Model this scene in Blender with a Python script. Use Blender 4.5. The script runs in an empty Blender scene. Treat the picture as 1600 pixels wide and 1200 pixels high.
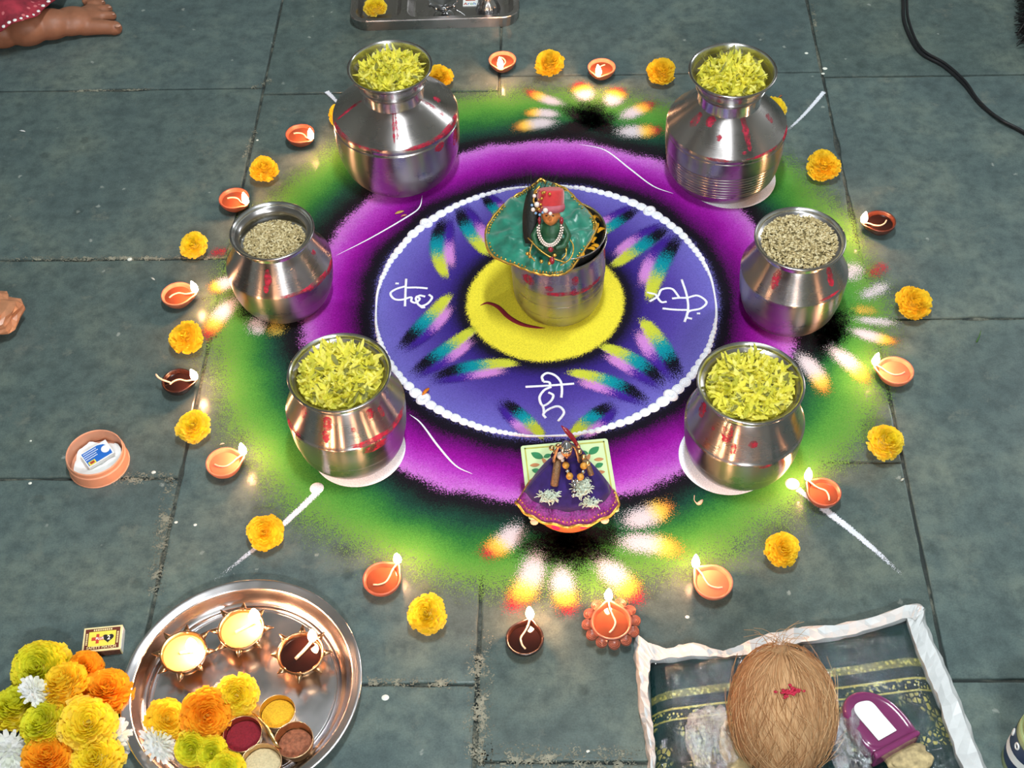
import bpy, bmesh, math, random
from math import pi, sin, cos, radians
from mathutils import Vector, Matrix, noise as mnoise

random.seed(7)
scene = bpy.context.scene
C = scene.collection

# ------------------------------------------------------------------ camera
FPX, DEP, ROLL, YAW = 2091.7, radians(50.49), radians(-2.636), radians(3.014)
CAM_H = 1.6
CAM = Vector((-0.0377 * CAM_H, -0.9313 * CAM_H, CAM_H))      # origin = centre of the rangoli on the floor
_r0, _u0, FWD = Vector((1, 0, 0)), Vector((0, sin(DEP), cos(DEP))), Vector((0, cos(DEP), -sin(DEP)))
RGT = _r0 * cos(ROLL) + _u0 * sin(ROLL)
UPV = -_r0 * sin(ROLL) + _u0 * cos(ROLL)
cam_data = bpy.data.cameras.new('camera')
cam_data.sensor_width = 36.0
cam_data.lens = 36.0 * FPX / 1600.0
cam_data.clip_start = 0.05
cam = bpy.data.objects.new('camera', cam_data)
C.objects.link(cam)
cam.matrix_world = Matrix((
    (RGT.x, UPV.x, -FWD.x, CAM.x), (RGT.y, UPV.y, -FWD.y, CAM.y), (RGT.z, UPV.z, -FWD.z, CAM.z), (0, 0, 0, 1)))
scene.camera = cam

# ------------------------------------------------------------------ world, lamps, exposure
scene.view_settings.view_transform = 'Standard'
scene.view_settings.look = 'None'
scene.view_settings.gamma = 1.0
scene.view_settings.use_curve_mapping = False
scene.view_settings.exposure = 0.0
world = bpy.data.worlds.new('room_air')
scene.world = world
world.use_nodes = True
bg = world.node_tree.nodes['Background']
bg.inputs[0].default_value = (0.80, 0.90, 1.0, 1)
bg.inputs[1].default_value = 0.05

def area_lamp(name, loc, target, sx, sy, watts, col):
    d = bpy.data.lights.new(name, 'AREA')
    d.shape = 'RECTANGLE'; d.size = sx; d.size_y = sy; d.energy = watts; d.color = col
    o = bpy.data.objects.new(name, d); C.objects.link(o)
    o.location = loc
    o.rotation_euler = (Vector(target) - Vector(loc)).to_track_quat('-Z', 'Y').to_euler()
    return o
area_lamp('ceiling_tube_light', (0.06, -0.30, 2.9), (0.06, -0.3, 0), 0.14, 0.62, 62, (0.93, 0.98, 1.0))
area_lamp('rear_wall_tube_light', (0.15, -2.85, 2.15), (0.1, 0.0, 0), 0.5, 0.12, 56, (0.93, 0.98, 1.0))
area_lamp('side_wall_tube_light', (2.75, 2.2, 2.4), (0, 0.0, 0), 0.09, 1.1, 34, (0.93, 0.98, 1.0))

# ------------------------------------------------------------------ helpers
def PX(u, v, z=0.0):
    """floor-parallel point at height z seen at pixel (u, v) of the 1600x1200 photograph"""
    d = FWD + RGT * ((u - 800) / FPX) + UPV * (-(v - 600) / FPX)
    t = (z - CAM.z) / d.z
    return CAM + d * t

def lin(c):
    def f(x):
        x /= 255.0
        return x / 12.92 if x <= 0.04045 else ((x + 0.055) / 1.055) ** 2.4
    return (f(c[0]), f(c[1]), f(c[2]), 1.0)

class MB:
    def __init__(self):
        self.v = []; self.f = []; self.c = []; self.uv = {}
    def add(self, verts, faces, col=None):
        o = len(self.v)
        self.v += [tuple(p) for p in verts]
        self.f += [tuple(i + o for i in q) for q in faces]
        if col is not None:
            self.c += [col] * len(verts)
        return o
    def box(self, c, s, M=None):
        x, y, z = c; a, b, h = s[0] / 2, s[1] / 2, s[2] / 2
        vs = [Vector((x + i * a, y + j * b, z + k * h)) for k in (-1, 1) for j in (-1, 1) for i in (-1, 1)]
        if M is not None: vs = [M @ p for p in vs]
        self.add(vs, [(0, 2, 3, 1), (4, 5, 7, 6), (0, 1, 5, 4), (2, 6, 7, 3), (0, 4, 6, 2), (1, 3, 7, 5)])
    def lathe(self, prof, n=48, loc=(0, 0, 0), closed=False, fn=None, col=None):
        """profile of (r, z); fn(theta, r, z) -> (r, z) may bend it"""
        vs = []; fs = []
        m = len(prof)
        for (r, z) in prof:
            for i in range(n):
                th = 2 * pi * i / n
                rr, zz = (r, z) if fn is None else fn(th, r, z)
                vs.append((loc[0] + rr * cos(th), loc[1] + rr * sin(th), loc[2] + zz))
        for k in range(m - 1 + (1 if closed else 0)):
            k2 = (k + 1) % m
            for i in range(n):
                j = (i + 1) % n
                fs.append((k * n + i, k * n + j, k2 * n + j, k2 * n + i))
        self.add(vs, fs, col)
    def tube(self, pts, r, n=8, caps=True, closed=False, col=None):
        pts = [Vector(p) for p in pts]; m = len(pts)
        rad = r if isinstance(r, (list, tuple)) else [r] * m
        vs = []; fs = []
        up = Vector((0, 0, 1))
        prev = None
        for i, p in enumerate(pts):
            if closed: t = pts[(i + 1) % m] - pts[i - 1]
            else: t = pts[min(i + 1, m - 1)] - pts[max(i - 1, 0)]
            if t.length < 1e-9: t = Vector((1, 0, 0))
            t.normalize()
            if prev is None:
                a = up if abs(t.dot(up)) < 0.95 else Vector((1, 0, 0))
                x = t.cross(a).normalized()
            else:
                x = prev - t * prev.dot(t)
                x = x.normalized() if x.length > 1e-6 else t.cross(up).normalized()
            prev = x
            y = t.cross(x)
            for k in range(n):
                a = 2 * pi * k / n
                vs.append(p + (x * cos(a) + y * sin(a)) * rad[i])
        for i in range(m if closed else m - 1):
            i2 = (i + 1) % m
            for k in range(n):
                k2 = (k + 1) % n
                fs.append((i * n + k, i * n + k2, i2 * n + k2, i2 * n + k))
        if caps and not closed:
            fs.append(tuple(range(n))[::-1]); fs.append(tuple((m - 1) * n + k for k in range(n)))
        self.add(vs, fs, col)
    def ball(self, c, r, n=12, m=8, M=None, col=None):
        r = r if isinstance(r, (list, tuple)) else (r, r, r)
        vs = [Vector((0, 0, -r[2]))]; fs = []
        for i in range(1, m):
            ph = -pi / 2 + pi * i / m
            for k in range(n):
                a = 2 * pi * k / n
                vs.append(Vector((r[0] * cos(ph) * cos(a), r[1] * cos(ph) * sin(a), r[2] * sin(ph))))
        vs.append(Vector((0, 0, r[2]))); L = len(vs) - 1
        for k in range(n):
            k2 = (k + 1) % n
            fs.append((0, 1 + k2, 1 + k)); fs.append((L, L - n + k, L - n + k2))
            for i in range(m - 2):
                a = 1 + i * n
                fs.append((a + k, a + k2, a + n + k2, a + n + k))
        if M is not None: vs = [M @ p for p in vs]
        vs = [p + Vector(c) for p in vs]
        self.add(vs, fs, col)
    def strip(self, rows, col=None):
        """grid of points rows[i][j]"""
        n = len(rows[0]); vs = [p for r in rows for p in r]; fs = []
        for i in range(len(rows) - 1):
            for j in range(n - 1):
                fs.append((i * n + j, i * n + j + 1, (i + 1) * n + j + 1, (i + 1) * n + j))
        self.add(vs, fs, col)
    def mesh(self, name, mat, smooth=True):
        me = bpy.data.meshes.new(name)
        me.from_pydata(self.v, [], self.f)
        if self.c and len(self.c) == len(self.v):
            a = me.attributes.new('tint', 'FLOAT_COLOR', 'POINT')
            flat = []
            for q in self.c: flat += [q[0], q[1], q[2], 1.0]
            a.data.foreach_set('color', flat)
        if self.uv:
            u = me.uv_layers.new(name='uv')
            for l in me.loops:
                u.data[l.index].uv = self.uv[l.vertex_index]
        if smooth: me.polygons.foreach_set('use_smooth', [True] * len(me.polygons))
        if mat is not None: me.materials.append(mat)
        me.update()
        return me
    def build(self, name, mat, parent=None, smooth=True, loc=None, label=None):
        return link(name, self.mesh(name, mat, smooth), parent, loc, label)

def link(name, me, parent=None, loc=None, label=None):
    o = bpy.data.objects.new(name, me); C.objects.link(o)
    if parent is not None: o.parent = parent
    if loc is not None: o.location = loc
    if label: o['label'] = label
    return o
def empty(name, loc=(0, 0, 0), rz=0.0, parent=None):
    o = bpy.data.objects.new(name, None); C.objects.link(o)
    o.empty_display_size = 0.02
    o.location = loc; o.rotation_euler = (0, 0, rz)
    if parent is not None: o.parent = parent
    return o
def tag(o, label=None, cat=None, group=None, kind=None):
    if label: o['label'] = label
    if cat: o['category'] = cat
    if group: o['group'] = group
    if kind: o['kind'] = kind
    return o
def copy_tree(o, parent=None):
    c = o.copy(); C.objects.link(c)
    if parent is not None: c.parent = parent
    for ch in list(o.children): copy_tree(ch, c)
    return c
def bevel(o, w, seg=2):
    m = o.modifiers.new('bevel', 'BEVEL'); m.width = w; m.segments = seg; m.limit_method = 'ANGLE'
    return o
def smooth_path(pts, k=6):
    """Catmull-Rom through the points"""
    pts = [Vector(p) for p in pts]
    P = [pts[0] * 2 - pts[1]] + pts + [pts[-1] * 2 - pts[-2]]
    out = []
    for i in range(1, len(P) - 2):
        a, b, c, d = P[i - 1], P[i], P[i + 1], P[i + 2]
        for j in range(k):
            t = j / k
            out.append(0.5 * ((2 * b) + (c - a) * t + (2 * a - 5 * b + 4 * c - d) * t * t + (3 * b - a - 3 * c + d) * t ** 3))
    out.append(pts[-1])
    return out

# ------------------------------------------------------------------ materials
class NT:
    def __init__(self, name):
        self.m = bpy.data.materials.new(name); self.m.use_nodes = True
        self.t = self.m.node_tree; self.n = self.t.nodes
        self.b = self.n['Principled BSDF']; self.out = self.n['Material Output']
    def node(self, typ, **kw):
        x = self.n.new(typ)
        for k, v in kw.items(): setattr(x, k, v)
        return x
    def l(self, a, b): self.t.links.new(a, b)
    def val(self, sock, v):
        if hasattr(v, 'links'): self.l(v, sock)
        else: sock.default_value = v
    def math(self, op, a, b=None, c=None, clamp=False):
        x = self.node('ShaderNodeMath', operation=op); x.use_clamp = clamp
        self.val(x.inputs[0], a)
        if b is not None: self.val(x.inputs[1], b)
        if c is not None: self.val(x.inputs[2], c)
        return x.outputs[0]
    def pos(self): return self.node('ShaderNodeNewGeometry').outputs['Position']
    def obj(self): return self.node('ShaderNodeTexCoord').outputs['Object']
    def noise(self, vec, scale, detail=3.0, rough=0.5):
        x = self.node('ShaderNodeTexNoise'); x.inputs['Scale'].default_value = scale
        x.inputs['Detail'].default_value = detail; x.inputs['Roughness'].default_value = rough
        self.l(vec, x.inputs['Vector']); return x.outputs['Fac']
    def rng(self, v, a, b, c=0.0, d=1.0, smooth=False):
        x = self.node('ShaderNodeMapRange'); x.clamp = True
        if smooth: x.interpolation_type = 'SMOOTHSTEP'
        self.val(x.inputs[0], v)
        for i, q in enumerate((a, b, c, d)): self.val(x.inputs[i + 1], q)
        return x.outputs[0]
    def mix(self, f, a, b):
        x = self.node('ShaderNodeMix', data_type='RGBA')
        self.val(x.inputs[0], f); self.val(x.inputs[6], a); self.val(x.inputs[7], b)
        return x.outputs[2]
    def ramp(self, v, stops, interp='LINEAR'):
        x = self.node('ShaderNodeValToRGB'); x.color_ramp.interpolation = interp
        e = x.color_ramp.elements
        while len(e) < len(stops): e.new(0.5)
        for q, (p, c) in zip(e, stops):
            q.position = p; q.color = c
        self.val(x.inputs[0], v); return x.outputs[0]
    def bump(self, h, strength=0.3, dist=0.001):
        x = self.node('ShaderNodeBump'); x.inputs['Strength'].default_value = strength
        x.inputs['Distance'].default_value = dist; self.l(h, x.inputs['Height'])
        self.l(x.outputs[0], self.b.inputs['Normal']); return x
    def set(self, **kw):
        names = dict(color='Base Color', rough='Roughness', metal='Metallic', spec='Specular IOR Level', alpha='Alpha',
                     coat='Coat Weight', sss='Subsurface Weight', trans='Transmission Weight', ior='IOR', sheen='Sheen Weight',
                     ecol='Emission Color', estr='Emission Strength', aniso='Anisotropic', coatrough='Coat Roughness')
        for k, v in kw.items(): self.val(self.b.inputs[names[k]], v)
        return self

def simple(name, rgb, rough=0.5, metal=0.0, var=0.12, scale=60.0, bump=0.0, spec=0.5, **kw):
    """one colour, gently mottled by noise in object space"""
    q = NT(name); c = lin(rgb)
    n = q.noise(q.obj(), scale, 4)
    lo = tuple(x * (1 - var) for x in c[:3]) + (1,); hi = tuple(min(1, x * (1 + var)) for x in c[:3]) + (1,)
    q.set(color=q.mix(q.rng(n, .3, .7), lo, hi), rough=rough, metal=metal, spec=spec, **kw)
    if bump: q.bump(n, bump, 0.002)
    return q.m
def tinted(name, rough=0.6, sss=0.0, sheen=0.0, spec=0.3):
    """colour from each piece's own tint"""
    q = NT(name)
    a = q.node('ShaderNodeAttribute', attribute_name='tint')
    n = q.noise(q.obj(), 300, 2)
    x = q.node('ShaderNodeHueSaturation'); q.l(a.outputs['Color'], x.inputs['Color'])
    q.l(q.rng(n, .3, .7, .9, 1.1), x.inputs['Value'])
    q.set(color=x.outputs[0], rough=rough, spec=spec, sss=sss, sheen=sheen)
    if sss:
        tr = q.node('ShaderNodeBsdfTranslucent'); q.l(x.outputs[0], tr.inputs[0])
        mx = q.node('ShaderNodeMixShader'); mx.inputs[0].default_value = sss
        q.b.inputs['Subsurface Weight'].default_value = 0
        q.l(q.b.outputs[0], mx.inputs[1]); q.l(tr.outputs[0], mx.inputs[2]); q.l(mx.outputs[0], q.out.inputs[0])
    return q.m

def steel_mat(name, base=(0.43, 0.405, 0.40, 1), rough=0.25, aniso=0.85, streak=0.05):
    q = NT(name)
    o = q.obj()
    s = q.node('ShaderNodeSeparateXYZ'); q.l(o, s.inputs[0])
    cz = q.node('ShaderNodeCombineXYZ'); q.l(s.outputs[2], cz.inputs[2])
    ring = q.noise(cz.outputs[0], 900, 3)           # fine turned lines round the vessel
    big = q.noise(o, 22, 3)
    q.set(color=base, metal=1.0, aniso=aniso)
    q.set(rough=q.math('ADD', q.rng(big, .3, .7, rough * .8, rough * 1.35), q.rng(ring, .3, .7, 0, streak)))
    tn = q.node('ShaderNodeTangent'); tn.direction_type = 'RADIAL'; tn.axis = 'Z'
    q.l(tn.outputs[0], q.b.inputs['Tangent']); q.b.inputs['Anisotropic Rotation'].default_value = 0.25
    q.bump(ring, 0.05, 0.0003)
    return q.m

def stone_mat():
    q = NT('kota_stone'); p = q.pos()
    r = q.node('ShaderNodeObjectInfo').outputs['Random']
    n1 = q.noise(p, 5, 5, .6); n2 = q.noise(p, 38, 5, .65); n3 = q.noise(p, 420, 2)
    base = q.ramp(n1, [(.3, lin((74, 89, 90))), (.5, lin((88, 103, 101))), (.7, lin((106, 117, 108)))])
    base = q.mix(q.rng(n2, .40, .70, 0, .75), base, lin((62, 74, 75)))
    hs = q.node('ShaderNodeHueSaturation'); q.l(base, hs.inputs['Color'])
    q.l(q.math('ADD', q.rng(r, 0, 1, .9, 1.12), q.rng(n3, .3, .7, -.11, .11)), hs.inputs['Value'])
    q.l(q.rng(r, 0, 1, .485, .512), hs.inputs['Hue'])
    # pale lime specks and rubbed scuffs, dark damp spots
    vo = q.node('ShaderNodeTexVoronoi'); vo.inputs['Scale'].default_value = 26; q.l(p, vo.inputs['Vector'])
    wob = q.math('ADD', vo.outputs['Distance'], q.rng(q.noise(p, 170, 3), .2, .8, -.09, .09))
    vsel = q.node('ShaderNodeSeparateColor'); q.l(vo.outputs['Color'], vsel.inputs[0])
    sp = q.math('MULTIPLY', q.rng(wob, .05, .11, 1, 0), q.rng(vsel.outputs[0], .72, .76))
    c1 = q.mix(q.math('MULTIPLY', sp, .5), hs.outputs[0], lin((165, 172, 165)))
    sc = q.math('MULTIPLY', q.rng(q.noise(p, 14, 6, .75), .58, .72), q.rng(n2, .35, .6))
    c2 = q.mix(q.math('MULTIPLY', sc, .55), c1, lin((128, 132, 120)))
    dk = q.math('MULTIPLY', q.rng(wob, .16, .3, 1, 0), q.rng(vsel.outputs[1], .93, .95))
    c3 = q.mix(q.math('MULTIPLY', dk, .35), c2, lin((38, 48, 48)))
    q.set(color=c3, rough=q.rng(n1, .3, .7, .19, .28), spec=.22)
    q.bump(n2, .12, .0012)
    return q.m

def powder_mat(name, build, grain_scale=520):
    """matte coloured powder: build(q, grain) -> (colour socket, alpha socket 0..1); thin coverage breaks into grains"""
    q = NT(name)
    g = q.rng(q.noise(q.pos(), grain_scale, 2, .7), .3, .7)
    col, alpha = build(q, g)
    g2 = q.rng(q.noise(q.pos(), grain_scale * 1.3, 1, .5), .28, .72)
    hs = q.node('ShaderNodeHueSaturation'); q.l(col, hs.inputs['Color']); q.l(q.rng(g2, 0, 1, .82, 1.16), hs.inputs['Value'])
    q.set(color=hs.outputs[0], rough=.95, spec=.1)
    if alpha is not None:
        q.set(alpha=q.rng(q.math('SUBTRACT', alpha, q.math('MULTIPLY', g2, .96)), -.03, .06))
    q.bump(g, .35, .0008)
    return q.m

M = {}
M['stone'] = stone_mat()
def _grout():
    q = NT('joint_mortar'); p = q.pos(); n = q.noise(p, 60, 5, .7); n2 = q.noise(p, 9, 3)
    q.set(color=q.mix(q.math('MULTIPLY', q.rng(n, .4, .65), q.rng(n2, .4, .6)), lin((40, 48, 47)), lin((120, 122, 108))), rough=.95)
    q.bump(n, .8, .003); return q.m
M['grout'] = _grout()
M['steel'] = steel_mat('brushed_steel')
M['steel_inner'] = steel_mat('steel_inside', (.72, .73, .74, 1), .2)
M['thali_steel'] = steel_mat('thali_steel', (.74, .72, .74, 1), .17, .2)
M['brass'] = steel_mat('brass', (.72, .48, .22, 1), .22, .2)
M['copper_brass'] = steel_mat('aged_brass', (.40, .23, .12, 1), .24, .1)
M['gold'] = simple('gold_trim', (214, 170, 80), .35, .85, .3, 400, .3)
M['silver'] = simple('silver', (200, 200, 205), .2, 1.0, .1, 200)
M['terra'] = simple('terracotta', (186, 112, 84), .75, 0, .18, 90, .25)
M['terra_red'] = simple('glossy_red_clay', (146, 78, 58), .35, 0, .2, 90, .2)
M['clay_black'] = simple('black_clay', (44, 24, 20), .25, 0, .3, 90, .2)
M['clay_brown'] = simple('brown_clay', (72, 36, 26), .28, 0, .3, 90, .2)
M['oil'] = simple('lamp_oil', (122, 62, 40), .06, 0, .15, 40, 0, .6)
M['oil_orange'] = simple('oil_over_clay', (200, 108, 78), .06, 0, .12, 40, 0, .6)
M['oil_dark'] = simple('dark_lamp_oil', (30, 14, 12), .04, 0, .2, 40, 0, .6)
M['wick'] = simple('cotton_wick', (232, 190, 160), .9, 0, .2, 300, .5)
M['wax'] = simple('melted_ghee', (206, 168, 96), .4, 0, .08, 80, .2)
def _flame():
    q = NT('flame'); q.n.remove(q.b)
    e = q.node('ShaderNodeEmission')
    s = q.node('ShaderNodeSeparateXYZ'); q.l(q.obj(), s.inputs[0])
    q.l(q.ramp(q.rng(s.outputs[2], 0, .024), [(0, (1, .38, .16, 1)), (.35, (1, .51, .27, 1)), (1, (1, .44, .20, 1))]), e.inputs[0])
    e.inputs[1].default_value = 275.0
    q.l(e.outputs[0], q.out.inputs[0]); return q.m
M['flame'] = _flame()
M['petal'] = tinted('marigold_petal', .7, .45)
M['loose_petal'] = tinted('loose_yellow_petal', .6, .45)
M['grain'] = tinted('wheat_grain', .6)
M['leaf'] = simple('green_calyx', (62, 108, 46), .6, 0, .3, 120, .2)
def _smear():
    q = NT('kumkum_smear'); o = q.obj(); n = q.noise(o, 140, 4, .7); n2 = q.noise(o, 45, 3)
    q.set(color=q.mix(q.rng(n, .3, .7), lin((150, 18, 48)), lin((196, 34, 70))), rough=.7, alpha=q.rng(q.math('ADD', n, q.math('MULTIPLY', n2, .8)), .72, 1.06, .12, .92))
    return q.m
M['smear'] = _smear()
M['kumkum'] = simple('kumkum_paste', (176, 26, 58), .75, 0, .25, 260, .5)
M['kumkum_dark'] = simple('dark_kumkum', (128, 24, 40), .95, 0, .2, 400, .6)
M['skin'] = simple('brown_skin', (150, 98, 72), .5, 0, .12, 45, .12)
M['nail'] = simple('toe_nail', (192, 146, 124), .35, 0, .05, 45)
M['cable'] = simple('black_rubber', (22, 24, 28), .35, 0, .2, 60)
M['black_hair'] = simple('black_bristle', (12, 12, 14), .6, 0, .3, 200)
M['white_powder'] = powder_mat('white_powder', lambda q, g: (q.mix(g, lin((226, 232, 244)), lin((246, 248, 255))), None))
M['cream_plastic'] = simple('cream_plastic', (240, 206, 180), .45, 0, .06, 30, .05)
M['tan_plastic'] = simple('peach_plastic', (216, 152, 120), .45, 0, .08, 40, .05)

# ------------------------------------------------------------------ floor: stone tiles with recessed joints
def T2W(x, y, z=0.0):
    """tile grid coordinates -> world"""
    return Vector((cos(YAW) * x + sin(YAW) * y, -sin(YAW) * x + cos(YAW) * y, z))
floor = empty('floor'); tag(floor, 'grey green stone slab floor with dark recessed joints', kind='structure')
mb = MB(); mb.box((.1, .55, -.0215), (5.8, 7.2, .035)); mb.build('mortar_bed', M['grout'], floor, False)
# the room round it: painted walls and ceiling, with unseen dark doors added for the steel to mirror
M['wall_paint'] = simple('pale_wall_paint', (196, 198, 190), .8, 0, .08, 3, .05)
M['ceiling_paint'] = simple('white_ceiling_paint', (214, 216, 214), .85, 0, .05, 3, .05)
M['door_wood'] = simple('dark_door_wood', (74, 44, 30), .5, 0, .3, 14, .2)
for nm, c, sz, mt, lab in (('wall_left', (-2.75, .55, 1.5), (.1, 7.2, 3.1), 'wall_paint', 'pale painted wall on the left'), ('wall_right', (2.95, .55, 1.5), (.1, 7.2, 3.1), 'wall_paint', 'pale painted wall on the right'),
                       ('wall_front', (.1, 4.1, 1.5), (5.6, .1, 3.1), 'wall_paint', 'pale painted wall beyond the tray'), ('wall_back', (.1, -3.0, 1.5), (5.6, .1, 3.1), 'wall_paint', 'pale painted wall behind the viewer'), ('ceiling', (.1, .55, 3.1), (5.8, 7.2, .1), 'ceiling_paint', 'white painted ceiling')):
    mb = MB(); mb.box(c, sz); tag(mb.build(nm, M[mt], None, False), lab, kind='structure')
for nm, c, sz in (('added_door_1', (-2.68, -.6, 1.02), (.05, 1.0, 2.04)), ('added_door_2', (-1.5, -2.93, 1.02), (1.0, .05, 2.04))):
    mb = MB(); mb.box(c, sz); d = tag(mb.build(nm, M['door_wood'], None, False), 'dark wooden door added out of view in the ' + ('left' if nm == 'added_door_1' else 'back') + ' wall', kind='structure'); bevel(d, .006)
def tile(x0, x1, y0, y1, rnd):
    g = .0016
    x0 += g + rnd.random() * .001; x1 -= g + rnd.random() * .001; y0 += g + rnd.random() * .001; y1 -= g + rnd.random() * .001
    cx, cy = (x0 + x1) / 2, (y0 + y1) / 2
    N = 36; ring = []
    cs = [(x0, y0), (x1, y0), (x1, y1), (x0, y1)]
    for k in range(4):
        a, b = cs[k], cs[(k + 1) % 4]
        for i in range(N):
            t = i / N
            x, y = a[0] + (b[0] - a[0]) * t, a[1] + (b[1] - a[1]) * t
            j = mnoise.noise(Vector((x * 30, y * 30, 3.1))) * .0016
            chip = max(0, mnoise.noise(Vector((x * 14, y * 14, 9.7))) - .32) * .012
            d = j + chip
            n = [(0, 1), (-1, 0), (0, -1), (1, 0)][k]
            ring.append((x + n[0] * d, y + n[1] * d))
    # rounded-in top edge
    lay = []
    for inset, z in ((0, -.018), (0, -.0022), (.0009, -.0005), (.003, 0)):
        lay.append([T2W(px + (cx - px) / max(.05, abs(cx - px)) * 0 + (1 if px < cx else -1) * inset * (abs(px - cx) > (x1 - x0) / 2 - .012),
                        py + (1 if py < cy else -1) * inset * (abs(py - cy) > (y1 - y0) / 2 - .012), z) for px, py in ring])
    m = MB(); n = len(ring)
    vs = [p for L in lay for p in L]
    fs = [(k * n + i, k * n + (i + 1) % n, (k + 1) * n + (i + 1) % n, (k + 1) * n + i) for k in range(3) for i in range(n)]
    fs.append(tuple(3 * n + i for i in range(n)))
    m.add(vs, fs)
    m.build('tile', M['stone'], floor, False)
rt = random.Random(3)
for xa, xb, ys in ((-1.60, -1.149, (-1.25, -.79, -.18, .43, 1.04, 1.65, 2.1)),
                   (-1.149, -.539, (-1.26, -.807, -.350, .106, .563, 1.02, 1.477, 2.1)),
                   (-.539, -.088, (-1.293, -.683, -.07, .544, 1.154, 1.764, 2.1)),
                   (-.088, .524, (-1.25, -.789, -.325, .1325, .59, 1.047, 1.504, 2.1)),
                   (.524, 1.134, (-1.30, -.675, -.043, .574, 1.19, 1.80, 2.1)),
                   (1.134, 1.75, (-1.28, -.82, -.36, .10, .56, 1.17, 1.78, 2.1))):
    for ya, yb in zip(ys[:-1], ys[1:]): tile(xa, xb, ya, yb, rt)

# ------------------------------------------------------------------ rangoli
rang = empty('rangoli', (0, 0, 0))
tag(rang, 'round powder rangoli in yellow, violet, magenta and green on the stone floor', 'rangoli')
LZ = .0009
def ring_powder(q, g):
    s = q.node('ShaderNodeSeparateXYZ'); q.l(q.pos(), s.inputs[0])
    r = q.math('SQRT', q.math('ADD', q.math('MULTIPLY', s.outputs[0], s.outputs[0]), q.math('MULTIPLY', s.outputs[1], s.outputs[1])))
    lo = q.noise(q.pos(), 9, 3)
    amp = q.rng(r, .12, .42, .008, .022)
    r1 = q.math('ADD', r, q.math('MULTIPLY', q.math('SUBTRACT', g, .5), amp))
    r2 = q.math('ADD', r1, q.math('MULTIPLY', q.math('SUBTRACT', lo, .5), q.rng(r, .2, .5, .006, .06)))
    S = .62
    st = [(0, (228, 214, 58)), (.1265, (226, 212, 60)), (.1300, (24, 20, 34)), (.140, (20, 18, 34)), (.163, (54, 38, 122)),
          (.21, (78, 62, 150)), (.262, (104, 96, 180)), (.2745, (110, 104, 186)), (.284, (24, 20, 34)), (.300, (18, 14, 24)),
          (.320, (100, 12, 108)), (.342, (142, 18, 148)), (.368, (168, 58, 180)), (.393, (190, 112, 204)), (.401, (24, 20, 28)),
          (.418, (22, 22, 28)), (.442, (24, 64, 52)), (.466, (40, 104, 50)), (.492, (72, 136, 54)), (.525, (98, 148, 66)), (.60, (120, 140, 90))]
    col = q.ramp(q.math('DIVIDE', r2, S), [(a / S, lin(c)) for a, c in st])
    al = q.rng(r2, .50, .588, 1.0, -.05)
    return col, al
M['rings'] = powder_mat('rangoli_ring_powder', ring_powder)
def annulus(name, r0, r1, label, z=LZ, nr=3, n=180):
    m = MB(); rows = []
    if r0 == 0:
        vs = [(0, 0, z)] + [(r1 * cos(2 * pi * i / n), r1 * sin(2 * pi * i / n), z) for i in range(n)]
        m.add(vs, [(0, 1 + i, 1 + (i + 1) % n) for i in range(n)])
    else:
        m.lathe([(r0, z), (r1, z)], n)
        m.f = [q[::-1] for q in m.f]
    m.build(name, M['rings'], rang, False, label=label)
annulus('yellow_disc', 0, .134, 'flat yellow powder disc under the central steel pot')
annulus('violet_disc', .134, .283, 'violet blue powder ring around the yellow disc')
annulus('magenta_band', .283, .402, 'magenta powder band shading to lilac')
annulus('green_band', .402, .60, 'green powder band fading out over the stone')

def blade(name, mat, base, tip, w, z, bend=0.0, n=14, label=None, wf=None):
    """leaf-shaped powder stroke from base to tip; uv = (along, across)"""
    a, b = Vector(base), Vector(tip); d = b - a; L = d.length; d.normalize(); s = Vector((-d.y, d.x, 0))
    m = MB(); rows = []; uv = {}; k = 0
    for i in range(n + 1):
        t = i / n
        ww = w * (wf(t) if wf else (.35 + .65 * math.sqrt(max(0, sin(pi * min(1, t * .8 + .12))))))
        c = a + d * (L * t) + s * (bend * L * sin(pi * t))
        row = []
        for j in range(7):
            q = j / 6
            p = c + s * (ww * (q - .5) * 2); p.z = z
            row.append(p); uv[k] = (t, q); k += 1
        rows.append(row)
    m.strip(rows); m.f = [q[::-1] for q in m.f]; m.uv = uv
    return m.build(name, mat, rang, False, label=label)
def uvsock(q):
    u = q.node('ShaderNodeUVMap'); u.uv_map = 'uv'
    s = q.node('ShaderNodeSeparateXYZ'); q.l(u.outputs[0], s.inputs[0])
    return s.outputs[0], s.outputs[1]
def petal_powder(stops, soft=1.15, a0=.0, a1=.34, b0=.7, b1=1.0, core=.97):
    def f(q, g):
        u, v = uvsock(q)
        u1 = q.math('ADD', u, q.math('MULTIPLY', q.math('SUBTRACT', g, .5), .16))
        col = q.ramp(u1, [(p, lin(c)) for p, c in stops])
        e = q.math('MULTIPLY', q.math('SUBTRACT', 1.0, q.math('ABSOLUTE', q.math('MULTIPLY_ADD', v, 2.0, -1.0))), soft, clamp=True)
        al = q.math('MULTIPLY', q.math('MULTIPLY', e, q.rng(u, a0, a1)), q.math('MULTIPLY', q.rng(u, b0, b1, 1, 0), core))
        return col, al
    return f
WH, YE, OR, RD = (200, 196, 204), (236, 196, 84), (222, 150, 60), (180, 36, 62)
M['pw_red'] = powder_mat('petal_white_yellow_red', petal_powder([(0, WH), (.45, WH), (.6, YE), (.72, OR), (.82, RD), (1, RD)]))
M['pw_orange'] = powder_mat('petal_white_yellow_orange', petal_powder([(0, WH), (.5, WH), (.68, YE), (.85, OR), (1, (180, 100, 60))]))
M['pw_white'] = powder_mat('petal_white', petal_powder([(0, WH), (1, (206, 208, 212))], core=.68))
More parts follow.
